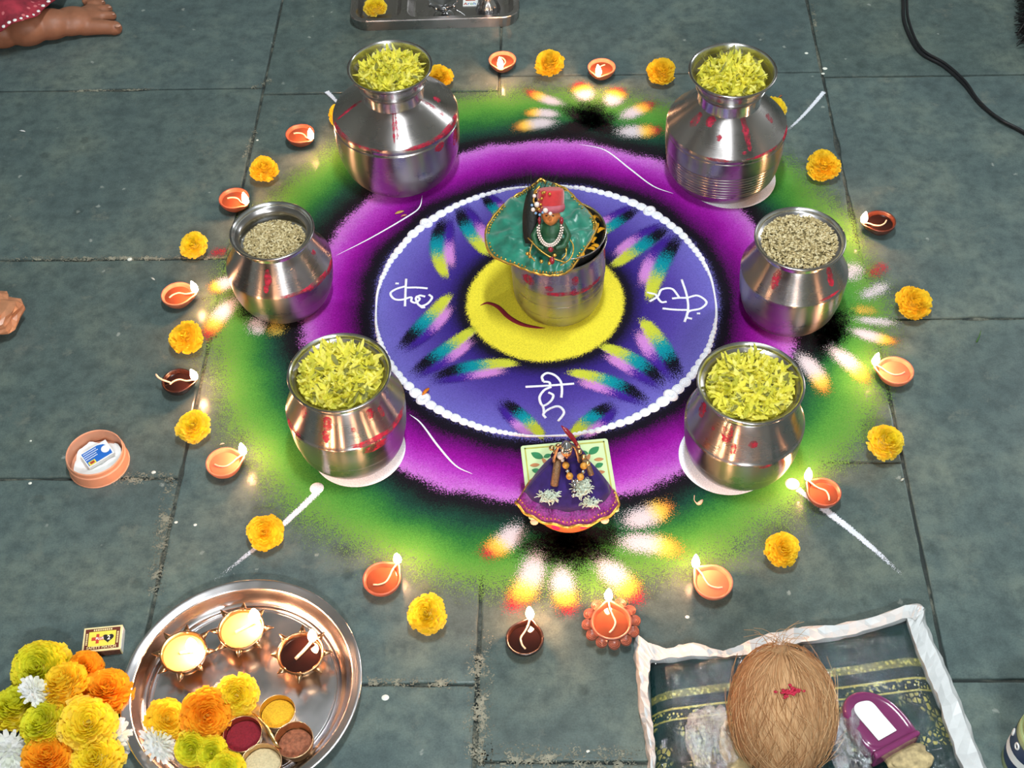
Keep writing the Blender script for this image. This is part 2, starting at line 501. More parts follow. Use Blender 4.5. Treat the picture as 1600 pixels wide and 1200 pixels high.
M['pw_ray'] = powder_mat('white_ray_powder', petal_powder([(0, (226, 230, 240)), (1, (206, 212, 222))], soft=1.8, a0=0, a1=.03, b0=.6, b1=1.05, core=.95))
M['pw_yellow'] = powder_mat('petal_yellow', petal_powder([(0, YE), (1, (150, 150, 70))], core=.6))
M['pw_redspot'] = powder_mat('red_powder_spot', petal_powder([(0, RD), (1, RD)], core=.5))
M['pw_black'] = powder_mat('black_smudge', petal_powder([(0, (20, 16, 22)), (1, (24, 20, 26))], soft=1.5, a0=0, a1=.3, b0=.45, b1=1.0))
def feather_powder(q, g):
    u, v = uvsock(q)
    gg = q.math('MULTIPLY', q.math('SUBTRACT', g, .5), .2)
    u1 = q.math('ADD', u, gg); v1 = q.math('ADD', v, gg)
    A = q.ramp(u1, [(0, lin((196, 200, 62))), (.3, lin((190, 196, 60))), (.42, lin((10, 140, 146))), (.56, lin((12, 130, 150))), (.66, lin((18, 16, 30))), (1, lin((18, 16, 34)))])
    B = q.ramp(u1, [(0, lin((150, 130, 120))), (.28, lin((196, 128, 200))), (.46, lin((196, 128, 206))), (.58, lin((62, 32, 140))), (1, lin((48, 30, 120)))])
    col = q.mix(q.rng(v1, .50, .62), A, B)
    e = q.math('MULTIPLY', q.math('SUBTRACT', 1.0, q.math('ABSOLUTE', q.math('MULTIPLY_ADD', v, 2.0, -1.0))), 2.2, clamp=True)
    hide = q.math('SUBTRACT', 1.0, q.math('MULTIPLY', q.rng(v, .5, .62), q.rng(u, .12, .3, 1, 0)))
    return col, q.math('MULTIPLY', q.math('MULTIPLY', e, hide), q.math('MULTIPLY', q.rng(u, 0, .14), q.rng(u, .7, 1.0, 1, 0)))
M['feather'] = powder_mat('feather_powder', feather_powder)

# black star-shaped smudges behind the outer flowers
for (u, v, rx), arms in (((888, 842, .075), ((792, 868), (822, 892), (862, 905), (912, 905), (975, 890), (1000, 838), (800, 800))),
                         ((925, 192, .07), ((868, 158), (905, 148), (940, 152), (972, 178), (980, 215), (850, 212))),
                         ((1290, 520, .06), ((1335, 480), (1345, 515), (1330, 535), (1300, 570), (1262, 585), (1300, 455))),
                         ((410, 478, .05), ((350, 455), (362, 492), (400, 525), (440, 530)))):
    c = PX(u, v)
    for (au, av) in arms:
        t = PX(au, av); back = c - (t - c) * .35
        blade('black_smudge', M['pw_black'], back, c + (t - c) * 1.1, .028, LZ + .0003)
motifs = {
 'bottom': [((823, 812), (744, 876), .021, 'pw_red', .06), ((842, 848), (788, 966), .023, 'pw_red', .08), ((873, 872), (893, 972), .021, 'pw_red', -.02),
            ((922, 866), (1010, 952), .022, 'pw_red', .03), ((950, 846), (1080, 864), .021, 'pw_orange', .04), ((958, 822), (1060, 784), .022, 'pw_orange', -.05)],
 'right': [((1236, 544), (1294, 626), .018, 'pw_orange', .08), ((1286, 536), (1362, 606), .017, 'pw_orange', .05), ((1318, 512), (1412, 538), .014, 'pw_orange', -.03),
           ((1322, 497), (1412, 508), .013, 'pw_white', 0), ((1325, 484), (1380, 488), .016, 'pw_yellow', 0), ((1334, 470), (1394, 440), .016, 'pw_white', -.03),
           ((1318, 444), (1344, 408), .022, 'pw_white', 0), ((1352, 436), (1390, 410), .016, 'pw_redspot', 0)],
 'top': [((890, 167), (815, 138), .015, 'pw_red', .05), ((882, 181), (812, 177), .016, 'pw_orange', -.03), ((880, 190), (794, 203), .019, 'pw_orange', -.04),
         ((921, 163), (900, 126), .022, 'pw_red', 0), ((949, 172), (972, 134), .022, 'pw_red', 0), ((962, 190), (1028, 158), .018, 'pw_red', 0), ((952, 207), (1044, 203), .021, 'pw_red', -.02)],
 'left': [((374, 434), (322, 456), .018, 'pw_orange', 0), ((376, 458), (316, 540), .019, 'pw_red', -.04), ((392, 492), (412, 528), .02, 'pw_white', 0), ((425, 500), (438, 530), .02, 'pw_yellow', 0),
          ((322, 398), (362, 392), .014, 'pw_redspot', 0)]}
for k, L in motifs.items():
    for i, (b, t, w, m, bd) in enumerate(L):
        blade('petal', M[m], PX(*b), PX(*t), w * 1.3, LZ + .0006 + i * .00004, bd)
# peacock-like feathers inside the violet ring, running out to the four corner rosettes
def FB(t): return .45 + .55 * sin(pi * min(1, t * 1.02)) ** .6 if t < .98 else .4
for i, (b, t, w, bd) in enumerate([
        ((994, 496), (1064, 604), -.030, 0), ((928, 540), (1046, 612), -.026, .05), ((878, 584), (1022, 636), -.024, .06),
        ((1006, 474), (1066, 356), .028, .06), ((948, 418), (1052, 346), .026, .02), ((905, 378), (1004, 318), .022, 0),
        ((704, 440), (702, 330), -.026, .08), ((772, 402), (716, 314), -.026, .03), ((800, 350), (754, 300), -.02, 0),
        ((712, 458), (618, 556), .026, .03), ((752, 512), (636, 594), .025, .02), ((818, 572), (662, 598), .024, -.05),
        ((850, 692), (776, 622), .022, 0), ((892, 690), (966, 628), -.024, 0)]):
    blade('feather', M['feather'], PX(*b), PX(*t), w, LZ + .0003 + i * .00003, bd, label='yellow, teal, pink and black feather stroke', wf=FB)

# white beads round the violet disc: four rosettes with beads shrinking away from each
bead = MB(); bead.lathe([(.0001, .0034), (.5, .0031), (.85, .002), (1, 0)], 14)
bead.f = [q[::-1] for q in bead.f]
bead_me = bead.mesh('bead', M['white_powder'])
rose = MB(); rose.lathe([(.0001, .0012), (.2, .0012), (.32, .0036), (.7, .0034), (.95, .002), (1, 0)], 18); rose.f = [q[::-1] for q in rose.f]
rose_me = rose.mesh('rosette', M['white_powder'])
RB = .2765
def ang(u, v): p = PX(u, v); return math.atan2(p.y, p.x)
def polar(r, a, z=LZ): return Vector((r * cos(a), r * sin(a), z))
corner = [ang(1014, 331), ang(665, 349), ang(664, 622), ang(1046, 617)]
corner = [corner[0], corner[1], corner[2] + 2 * pi, corner[3] + 2 * pi]
rb = random.Random(11)
for a in corner:
    o = link('rosette', rose_me, rang, polar(RB, a)); o.scale = (.0125, .0105, 1); o.rotation_euler[2] = a
    for sgn in (1, -1):
        th = a + sgn * .062; k = 0
        while k < 15:
            r = .0098 * (1 - k / 19.0) * rb.uniform(.9, 1.1)
            o = link('bead', bead_me, rang, polar(RB + rb.uniform(-.0008, .0008), th)); o.scale = (r * .92, r * 1.12, 1); o.rotation_euler[2] = th
            th += sgn * (r * 1.78) / RB; k += 1
for a0, a1 in zip(corner, corner[1:] + [corner[0] + 2 * pi]):
    A, B = a0 + .56, a1 - .56
    if B - A < .1: mid = (a0 + a1) / 2; A, B = mid - .16, mid + .16
    m = MB(); m.tube([polar(RB + .0006 * sin(9 * t), A + (B - A) * t, LZ + .0003) for t in [i / 24 for i in range(25)]], [.0016 + .0012 * abs(2 * i / 24 - 1) for i in range(25)], 6)
    m.build('white_arc', M['white_powder'], rang)

def stroke(name, pts, r, k=6, taper=None, mat='white_powder', z=LZ, flat=.45, parent=rang, label=None):
    """powder line laid through photo points on the floor"""
    W = smooth_path([PX(*p, 0) for p in pts], k) if len(pts) > 2 else [PX(*p, 0) for p in pts]
    m = MB(); n = len(W)
    rad = [r * (1 if taper is None else max(.12, 1 - abs(2 * i / (n - 1) - 1 if taper == 'both' else i / (n - 1) if taper == 'end' else 1 - i / (n - 1)) ** 2 * .9)) for i in range(n)]
    m.tube([Vector((p.x, p.y, 0)) for p in W], rad, 8)
    m.v = [(a, b, z + max(-.0003, c * flat)) for a, b, c in m.v]
    return m.build(name, M[mat], parent, label=label)
def cp(ox, oy, s, L): return [(ox + x / s, oy + y / s) for x, y in L]
letters = {
 'left': [cp(560, 270, 5.217, L) for L in ([(390, 868), (384, 980), (380, 1092)], [(385, 940), (470, 938), (565, 945)],
        [(385, 928), (310, 950), (262, 985), (290, 1030), (350, 1038), (430, 1018), (432, 1050), (470, 1062), (500, 1030), (470, 1010)],
        [(545, 1012), (500, 1004), (468, 1030), (500, 1086), (560, 1072), (600, 1022), (575, 996)], [(498, 1082), (520, 1100), (545, 1098)], [(302, 905), (330, 906)])],
 'right': [cp(800, 300, 4, L) for L in ([(1060, 550), (1092, 650), (1100, 740), (1078, 815)], [(1095, 664), (1160, 650), (1215, 690), (1180, 730), (1105, 748), (1094, 785), (1125, 795)],
        [(940, 730), (1020, 738), (1100, 740)], [(842, 630), (895, 642)], [(860, 686), (910, 655), (935, 612), (1000, 608), (1045, 662)], [(895, 640), (930, 688), (966, 688)], [(1000, 668), (1045, 664), (1090, 664)], [(1155, 762), (1176, 762)])],
 'bottom': [[(821, 605), (858, 603), (897, 600)], [(849, 597), (847, 589), (855, 583.5), (867, 587), (876, 597), (878, 611), (877, 622)], [(849, 597), (858, 598), (860, 604)],
        cp(800, 600, 4, [(245, 20), (200, 42), (172, 88), (192, 138), (240, 112), (258, 74), (228, 55)]), cp(800, 600, 4, [(212, 215), (196, 190), (230, 160), (290, 142), (325, 180), (288, 236)]), cp(800, 600, 4, [(192, 138), (198, 160), (200, 190)])]}
for k, L in letters.items():
    for s in L: stroke('letter_stroke', s, .0021)
stroke('red_line', [(750, 478), (762, 474), (778, 480), (795, 496), (815, 507), (838, 512), (852, 513)], .0042, 6, 'both', 'kumkum_dark', flat=.3, label='curved dark red powder line on the yellow disc')
for pts in ([(640, 648), (658, 662), (685, 698), (712, 728), (738, 741)], [(905, 226), (945, 235), (985, 265), (1020, 291), (1052, 303)], [(660, 306), (655, 325), (635, 340), (580, 372), (525, 400)]):
    stroke('white_curve', pts, .0016, 6, 'both', flat=.2)
for a, b, r in (((500, 766), (335, 908), .0048), ((1282, 792), (1410, 900), .0052), ((1288, 143), (1222, 212), .0038), ((510, 143), (536, 172), .0042), ((1246, 764), (1280, 795), .004)):
    blade('white_ray', M['pw_ray'], PX(*a), PX(*b), r * 1.5, LZ + .0002, .02, 16, wf=lambda t: 1 - .55 * t)
for u, v in ((495, 763), (1238, 756)):
    o = link('bead', bead_me, rang, PX(u, v, LZ)); o.scale = (.0105, .0105, 1)

# old lime mortar smeared along some joints
def _mort(q, g):
    u, v = uvsock(q)
    e = q.math('MULTIPLY', q.math('SUBTRACT', 1.0, q.math('ABSOLUTE', q.math('MULTIPLY_ADD', v, 2.0, -1.0))), 1.3, clamp=True)
    n = q.noise(q.pos(), 45, 5, .75)
    return q.mix(q.rng(n, .4, .65), lin((84, 88, 80)), lin((146, 146, 130))), q.math('MULTIPLY', q.math('MULTIPLY', e, q.rng(n, .38, .6)), q.math('MULTIPLY', q.rng(u, 0, .1), q.rng(u, .9, 1, .85, 0)))
M['mortar_smear'] = powder_mat('mortar_smear', _mort, 300)
for a, b, w in (((752, 980), (746, 1210), .022), ((745, 1186), (1010, 1190), .026), ((268, 745), (238, 940), .016), ((120, 750), (282, 746), .014), ((0, 405), (392, 403), .008), ((560, 1066), (742, 1070), .010), ((96, 143), (250, 140), .006), ((392, 140), (428, 125), .012), ((382, 250), (400, 200), .010), ((1268, 0), (1276, 56), .006)):
    o = blade('mortar_smear', M['mortar_smear'], PX(*a), PX(*b), w, .0006, 0, 20, wf=lambda t: 1.0); o.parent = floor

# ------------------------------------------------------------------ water pots
def fill(name, rad, z, kind, seed, dome=.012):
    """loose petals or wheat heaped inside a rim of inner radius rad"""
    R = random.Random(seed); m = MB()
    n = 10
    rows = []
    base_col = lin((214, 206, 70)) if kind == 'petals' else lin((112, 100, 66))
    m.lathe([(.0001, dome * .75), (rad * .5, dome * .55), (rad * .85, .0), (rad * .985, -.010)], 28, (0, 0, z), col=base_col)
    m.f = [q[::-1] for q in m.f]
    if kind == 'petals':
        for i in range(720):
            rr = rad * math.sqrt(R.random()) * .93; a = R.random() * 2 * pi
            h = z + dome * (1 - (rr / rad) ** 2) + R.uniform(-.002, .005)
            d = R.random() * 2 * pi; L = R.uniform(.014, .026); w = R.uniform(.0013, .0029)
            if rr > rad * .72: d = a + pi + R.uniform(-1.3, 1.3)
            pit = R.uniform(-.2, .45); bend = R.uniform(-.9, .9)
            dx, dy = cos(d), sin(d); px, py = -dy, dx
            p = Vector((rr * cos(a), rr * sin(a), h)); rows = []
            for k in range(5):
                t = k / 4; ww = w * (.35 + 1.0 * sin(pi * min(.82, t * .75 + .1))) * (.45 if k == 4 else 1)
                an = pit + bend * (t - .3)
                q = p + Vector((dx * cos(an), dy * cos(an), sin(an))) * (L * t)
                tw = R.uniform(-.5, .5)
                s = Vector((px, py, tw)).normalized() * ww
                rows.append([q - s, q + s + Vector((0, 0, .0005))])
            c = R.choice([(255, 248, 100), (250, 240, 96), (255, 250, 140), (236, 230, 84), (255, 246, 120), (214, 212, 80)])
            if R.random() < .08: c = (150, 150, 84)
            m.strip(rows, lin(c))
        mat = M['loose_petal']
    else:
        for i in range(1500):
            rr = rad * math.sqrt(R.random()) * .965; a = R.random() * 2 * pi
            h = z + dome * .75 * (1 - (rr / rad) ** 2) + R.uniform(-.001, .0018)
            Mx = Matrix.Rotation(R.random() * 2 * pi, 3, 'Z') @ Matrix.Rotation(R.uniform(-.5, .5), 3, 'Y')
            c = R.choice([(206, 190, 146), (190, 172, 126), (176, 158, 112), (216, 202, 162), (160, 142, 98)])
            m.ball((rr * cos(a), rr * sin(a), h), (.0034, .0014, .0013), 6, 4, Mx, lin(c))
        mat = M['grain']
    return m.build(name, mat)

def dense(prof, k=4):
    """round the profile a little by Catmull-Rom; repeated points keep a corner crisp"""
    out = []
    P = [Vector((a, b, 0)) for a, b in prof]
    return [(max(.0001, p.x), p.y) for p in smooth_path(P, k)]

def prof_at(prof, s):
    """point and outward normal at arc fraction s"""
    L = [0]
    for a, b in zip(prof, prof[1:]): L.append(L[-1] + math.hypot(b[0] - a[0], b[1] - a[1]))
    d = s * L[-1]
    for i in range(len(prof) - 1):
        if L[i + 1] >= d:
            t = (d - L[i]) / max(1e-9, L[i + 1] - L[i]); a, b = prof[i], prof[i + 1]
            dx, dz = b[0] - a[0], b[1] - a[1]; q = math.hypot(dx, dz) or 1
            return a[0] + dx * t, a[1] + dz * t, dz / q, -dx / q
    return prof[-1][0], prof[-1][1], 1, 0
def s_of_z(prof, z):
    best = min(range(400), key=lambda i: abs(prof_at(prof, i / 399)[1] - z)); return best / 399
def smear(parent, prof, th, z0, z1, w, name='kumkum_mark', wob=.25, seed=1, mat='smear'):
    """paste smeared on the vessel wall, following its profile"""
    R = random.Random(seed); m = MB(); rows = []
    s0, s1 = s_of_z(prof, z0), s_of_z(prof, z1); n = 12
    for i in range(n + 1):
        t = i / n; r, z, nr, nz = prof_at(prof, s0 + (s1 - s0) * t)
        ww = w * (.25 + .75 * math.sqrt(max(0, sin(pi * t)))) * (1 + R.uniform(-wob, wob)); off = R.uniform(-wob, wob) * w * .4
        row = []
        for j in range(-3, 4):
            a = th + (ww * j / 3 + off) / max(.01, r); lift = .0006 if abs(j) < 3 and 0 < i < n else .00005
            row.append(((r + nr * lift) * cos(a), (r + nr * lift) * sin(a), z + nz * lift))
        rows.append(row)
    m.strip(rows); m.f = [q[::-1] for q in m.f] if s1 < s0 else m.f
    return m.build(name, M[mat], parent)

def pot(label, uv, H, bodyp, neckp, innerp, marks, group, fillkind, fill_z, fill_r, seed, flabel):
    c = PX(uv[0], uv[1], H)
    root = empty('steel_water_pot', (c.x, c.y, LZ + .0005)); tag(root, label, 'pot', group)
    m = MB(); m.lathe([(.0001, 0.0)] + bodyp, 96); m.build('body', M['steel'], root)
    m = MB(); m.lathe(neckp, 96); m.build('neck', M['steel'], root)
    m = MB(); m.lathe(innerp, 96); m.build('rim', M['steel_inner'], root)
    for i, (kind, deg, z0, z1, w) in enumerate(marks):
        smear(root, bodyp if kind == 'b' else neckp, radians(deg), z0, z1, w, seed=seed * 31 + i)
    f = fill('marigold_petals' if fillkind == 'petals' else 'wheat_grains', fill_r, fill_z, fillkind, seed)
    f.location = root.location
    tag(f, flabel, 'petals' if fillkind == 'petals' else 'grain', 'contents of the steel pots', 'stuff')
    return root, c

def rim_profile(rn, zn, rr, zr, tall=False):
    """mouth from the neck foot (rn, zn): sloping collar, groove, rolled lip (rr, zr), then inside down again"""
    h = zr - zn
    if tall:
        out = [(rn, zn), (rn + .002, zn + .004), (rn + .0105, zn + .36 * h), (rn + .0125, zn + .40 * h), (rn + .0122, zn + .43 * h), (rn + .0095, zn + .45 * h), (rn + .0105, zn + .52 * h), (rr - .0045, zr - .0065), (rr - .001, zr - .0035), (rr + .0009, zr - .0008), (rr, zr + .0006), (rr - .0022, zr + .0004)]
        wi = rn + .0085
    else:
        out = [(rn, zn), (rn + .0004, zn + .15 * h), (rn - .0006, zn + .3 * h), (rn + .002, zn + .5 * h), (rr - .003, zr - .005), (rr, zr - .003), (rr + .0009, zr - .0008), (rr, zr + .0006), (rr - .0022, zr + .0004)]
        wi = rr - .0085
    ins = [(rr - .0022, zr + .0004), (rr - .0045, zr - .002), (wi + .45 * (rr - wi), zn + .66 * h), (wi, zn + .35 * h), (wi - .001, zn - .008), (wi - .002, zn - .02), (.0001, zn - .02)]
    return dense(out, 4), dense(ins, 3)
def tall_body(R, zs, rn, zn, ribs=False, dent=False):
    p = [(R * .66, .0), (R * .72, .0008), (R * .78, .005), (R * .90, .024), (R * .965, .048), (R * .99, .066)]
    if ribs:
        for k in range(7):
            z = .036 + k * .0058
        p = p[:4]
        for k in range(8):
            z = .030 + k * .0066; f = .925 + .065 * (k / 7) ** .6; p += [(R * f, z), (R * (f - .008), z + .0022), (R * (f + .004), z + .0044)]
    p += [(R * 1.0, zs - .016), (R * 1.0, zs - .012), (R * .992, zs - .010), (R * .998, zs - .006), (R * .985, zs - .001), (R * .95, zs + .003)]
    p += [(rn + (R * .95 - rn) * .5, zs + .003 + (zn - zs - .003) * .56), (rn + .004, zn - .003), (rn + .0012, zn - .0008), (rn, zn)]
    return dense(p, 3)
def low_body(R, zs, rn, zn):
    p = [(R * .68, .0), (R * .74, .0008), (R * .80, .004), (R * .90, .020), (R * .945, zs * .42), (R * .95, zs * .44), (R * .962, zs * .455), (R * .985, zs * .66), (R, zs - .006), (R * .99, zs - .002), (R * .965, zs + .002)]
    p += [(rn + (R * .965 - rn) * .5, zs + .002 + (zn - zs - .003) * .54), (rn + .003, zn - .003), (rn + .0008, zn - .001), (rn, zn)]
    return dense(p, 3)
G_POTS = 'steel pots standing round the rangoli'
b = tall_body(.1085, .1295, .045, .1686); n_, i_ = rim_profile(.045, .1686, .0705, .222, True)
pot('tall steel pot of yellow petals with a wavy red shoulder line, far left', (609, 104), .222, b, n_, i_,
    [('b', -89, .165, .136, .0022), ('b', -85, .165, .136, .0022), ('b', -87, .1665, .163, .006), ('b', -150, .1325, .126, .03), ('b', -118, .1305, .126, .03), ('b', -60, .1315, .125, .04), ('b', -28, .1325, .122, .035), ('b', -166, .163, .134, .0035), ('b', -22, .166, .133, .004), ('b', -4, .156, .149, .006), ('b', -46, .118, .10, .010), ('b', -20, .112, .08, .012), ('n', -89, .178, .172, .0025)],
    G_POTS, 'petals', .206, .0575, 1, 'loose yellow petals filling the left far pot')
b = tall_body(.102, .1225, .045, .1745, True); n_, i_ = rim_profile(.045, .1745, .0715, .228, True)
pot('tall ribbed steel pot of yellow petals at the far right', (1145, 110), .228, b, n_, i_,
    [('b', -74, .171, .130, .0055), ('b', -150, .165, .145, .007), ('b', -109, .151, .143, .0045), ('b', -105, .123, .118, .02), ('b', -60, .123, .118, .03), ('b', -28, .158, .145, .006), ('b', -80, .131, .127, .004), ('b', -128, .168, .156, .008), ('b', -20, .123, .112, .02)],
    G_POTS, 'petals', .212, .0585, 2, 'loose yellow petals filling the ribbed far pot')
b = low_body(.0845, .083, .0535, .1325); n_, i_ = rim_profile(.0535, .1325, .0655, .147)
pot('steel pot half filled with wheat at the left edge of the rangoli', (425, 361), .147, b, n_, i_,
    [('b', -96, .122, .098, .0055), ('b', -99, .10, .088, .004), ('b', -18, .118, .110, .005), ('b', -40, .085, .074, .03), ('b', -70, .084, .079, .02), ('b', -10, .082, .07, .02)],
    G_POTS, 'grain', .121, .0500, 3, 'wheat grains lying deep in the left pot')
b = low_body(.0830, .0945, .0560, .142); n_, i_ = rim_profile(.0560, .142, .0685, .156)
pot('steel pot filled to the brim with wheat at the right edge of the rangoli', (1250, 373), .156, b, n_, i_,
    [('b', -128, .138, .108, .007), ('b', -52, .138, .108, .006), ('b', -58, .098, .094, .02)],
    G_POTS, 'grain', .1475, .0600, 4, 'wheat grains filling the right pot to the brim')
b = low_body(.0865, .0990, .0615, .1510); n_, i_ = rim_profile(.0615, .1510, .0725, .1665)
pot('steel pot full of yellow petals at the near left of the rangoli', (530, 582), .1665, b, n_, i_,
    [('b', -104, .146, .125, .007), ('b', -106, .127, .106, .005), ('b', -138, .146, .128, .006), ('b', -76, .128, .121, .0035), ('b', -62, .104, .096, .030), ('b', -150, .102, .092, .022), ('b', -58, .094, .078, .02), ('b', -30, .102, .094, .03), ('b', -52, .145, .130, .006), ('b', -38, .138, .12, .004)],
    G_POTS, 'petals', .155, .0650, 5, 'loose yellow petals filling the near left pot')
b = low_body(.0850, .0905, .0620, .1520); n_, i_ = rim_profile(.0620, .1520, .0735, .168)
pot('steel pot of yellow petals with a round red dot, at the near right', (1173, 598), .168, b, n_, i_,
    [('b', -122, .147, .115, .008), ('b', -165, .148, .122, .008), ('b', -92, .128, .116, .0065), ('b', -140, .13, .124, .003), ('b', -78, .086, .080, .010), ('b', -112, .12, .10, .004)],
    G_POTS, 'petals', .1565, .0660, 6, 'loose yellow petals filling the near right pot')
# white powder rings the two near pots and the ribbed pot stand on
for (u, v, z, R, dx, dy) in ((530, 582, .1665, .0695, .009, -.011), (1173, 598, .168, .070, -.018, -.001), (1145, 110, .228, .080, .016, -.006)):
    c = PX(u, v, z); m = MB(); m.lathe([(R - .02, LZ + .0004), (R - .001, LZ + .0007), (R, LZ)], 64, (c.x + dx, c.y + dy, 0)); m.f = [q[::-1] for q in m.f]
    m.build('white_ring', M['white_powder'], rang)

# ------------------------------------------------------------------ flames and clay lamps
def flame_mesh(h, r, lean=(0, 0), seed=0):
    m = MB(); rows = []
    n = 10
    prof = []
    for i in range(13):
        t = i / 12
        prof.append((t, r * (math.sin(pi * min(1, t ** .62)) ** .8 if 0 < t < 1 else .02)))
    vs = []; fs = []
    for (t, rr) in prof:
        for k in range(n):
            a = 2 * pi * k / n
            vs.append((lean[0] * t * t + rr * cos(a), lean[1] * t * t + rr * sin(a), h * t))
    for i in range(12):
        for k in range(n):
            fs.append((i * n + k, i * n + (k + 1) % n, (i + 1) * n + (k + 1) % n, (i + 1) * n + k))
    m.add(vs, fs)
    return m
def diya(label, uv, fuv, mat, oil, R=.0265, H=.021, spout=.24, wick=True, scallop=False, fh=.026, fr=.0056, tail=None):
    c = PX(uv[0], uv[1], H * .9)
    fp = PX(fuv[0], fuv[1], H + .012)
    az = math.atan2(fp.y - c.y, fp.x - c.x)
    root = empty('clay_lamp', (c.x, c.y, LZ + .0016 if math.hypot(c.x, c.y) < .6 else .0002), az); tag(root, label, 'oil lamp', 'clay lamps lit around the rangoli')
    def fn(th, r, z):
        if th > pi: th -= 2 * pi
        k = math.exp(-(th / .30) ** 2) * max(0, z / H) ** .8
        return r * (1 + spout * k) , z - .0 * k
    prof = dense([(.0001, .0), (R * .50, 0), (R * .60, .0012), (R * .86, H * .45), (R * .985, H * .82), (R, H * .96), (R * .97, H), (R * .90, H * .98), (R * .86, H * .86), (R * .74, H * .5), (R * .4, H * .24), (.0001, H * .2)], 3)
    m = MB(); m.lathe(prof, 48, fn=fn); m.build('bowl', M[mat], root)
    zo = H * .72
    m = MB(); n = 40
    vs = [(0, 0, zo)] + [((R * .80) * (1 + spout * .4 * math.exp(-(((2 * pi * i / n + pi) % (2 * pi) - pi) / .28) ** 2)) * cos(2 * pi * i / n), R * .80 * sin(2 * pi * i / n), zo) for i in range(n)]
    m.add(vs, [(0, 1 + i, 1 + (i + 1) % n) for i in range(n)]); m.build('oil', M[oil], root, False)
    tip = Vector((R * (1 + spout) - .0015, 0, H + .0025))
    if wick:
        m = MB(); s = random.Random(hash(uv[0]) % 97).choice([-1, 1])
        m.tube(smooth_path([tip, (R * .75, .0006 * s, H * .92), (R * .45, .003 * s, zo + .001), (R * .05, .006 * s, zo + .0008), (-R * .3, .002 * s, zo + .0008), (-R * .5, -.004 * s, zo + .0006)], 4), .0013, 6)
        m.build('wick', M['wick'], root)
    if tail:
        m = MB(); m.tube(smooth_path([(-R * .5, 0, zo), (-R * .95, 0, H + .001), (-R * 1.2, .002, H + .005), (-R * 1.35, .006, H + .008)], 4), [.0016] * 12 + [.0004], 6); m.build('wick_end', M['wick'], root)
    if scallop:
        sc = MB()
        for k in range(3):      # raised arches in each scallop
            rr = .0068 - k * .0021
            sc.tube([(rr * cos(a), rr * 1.1 * sin(a), .0002 * k + .0003) for a in [-pi * .62 + 1.24 * pi * i / 14 for i in range(15)]], .00055, 5)
        fan = [(0, 0, 0)] + [(.0078 * cos(2 * pi * i / 20), .0078 * sin(2 * pi * i / 20), 0) for i in range(20)]
        sc.add(fan, [(0, 1 + i, 1 + (i + 1) % 20) for i in range(20)])
        sc.add([(x, y, -.003) for x, y, z in fan], [(0, 1 + (i + 1) % 20, 1 + i) for i in range(20)])
        o0 = len(sc.v) - 42
        sc.f += [(o0 + 1 + i, o0 + 1 + (i + 1) % 20, o0 + 22 + (i + 1) % 20, o0 + 22 + i) for i in range(20)]
        me = sc.mesh('scallop', M[mat])
        for k in range(11):
            a = .52 + (2 * pi - 1.04) * k / 10
            o = link('scallop', me, root, (R * 1.16 * cos(a), R * 1.16 * sin(a), H * .86)); o.rotation_euler[2] = a
    f = flame_mesh(fh, fr, (random.uniform(-.002, .003), random.uniform(-.002, .002)))
    fo = f.build('flame', M['flame'], root, loc=(tip.x, tip.y, tip.z))
    return root
diya('orange clay lamp at the far middle, left of the lone far marigold', (785, 94), (781, 106), 'terra', 'oil')
diya('orange clay lamp in front of the far flower motif, between two marigolds', (940, 107), (934, 118), 'terra', 'oil')
diya('reddish clay lamp at the left of the far left tall pot', (469, 211), (488, 214), 'terra_red', 'oil')
diya('reddish clay lamp just behind the left wheat pot', (366, 312), (386, 315), 'terra_red', 'oil')
diya('orange clay lamp with a bent wick at the far left of the ring', (277, 460), (308, 450), 'terra', 'oil', tail=False)
diya('small black clay lamp with a curled wick end, on the left of the ring', (278, 597), (303, 588), 'clay_black', 'oil_dark', R=.0245, tail=True)
diya('plain orange clay lamp at the left, near the clay box with the blue matchbox', (350, 724), (376, 706), 'terra', 'oil_orange')
diya('glossy red brown clay lamp above the steel thali', (597, 906), (624, 872), 'terra_red', 'oil', R=.0265)
diya('black clay lamp with dark oil at the near middle of the ring', (820, 998), (828, 960), 'clay_black', 'oil_dark', R=.0255)
diya('brown clay lamp with a scalloped flower rim', (955, 972), (949, 918), 'terra_red', 'oil', R=.0275, scallop=True)
diya('orange clay lamp near the plastic saree packet, flame to its left', (1114, 911), (1094, 886), 'terra', 'oil_orange', R=.0268)
diya('reddish clay lamp beside the near right pot', (1287, 771), (1268, 748), 'terra_red', 'oil', R=.0245)
diya('bright orange clay lamp at the right edge of the ring', (1399, 581), (1374, 566), 'terra', 'oil_orange', R=.0275)
diya('dark brown clay lamp behind the right wheat pot', (1375, 348), (1349, 343), 'clay_brown', 'oil_dark', R=.0262)

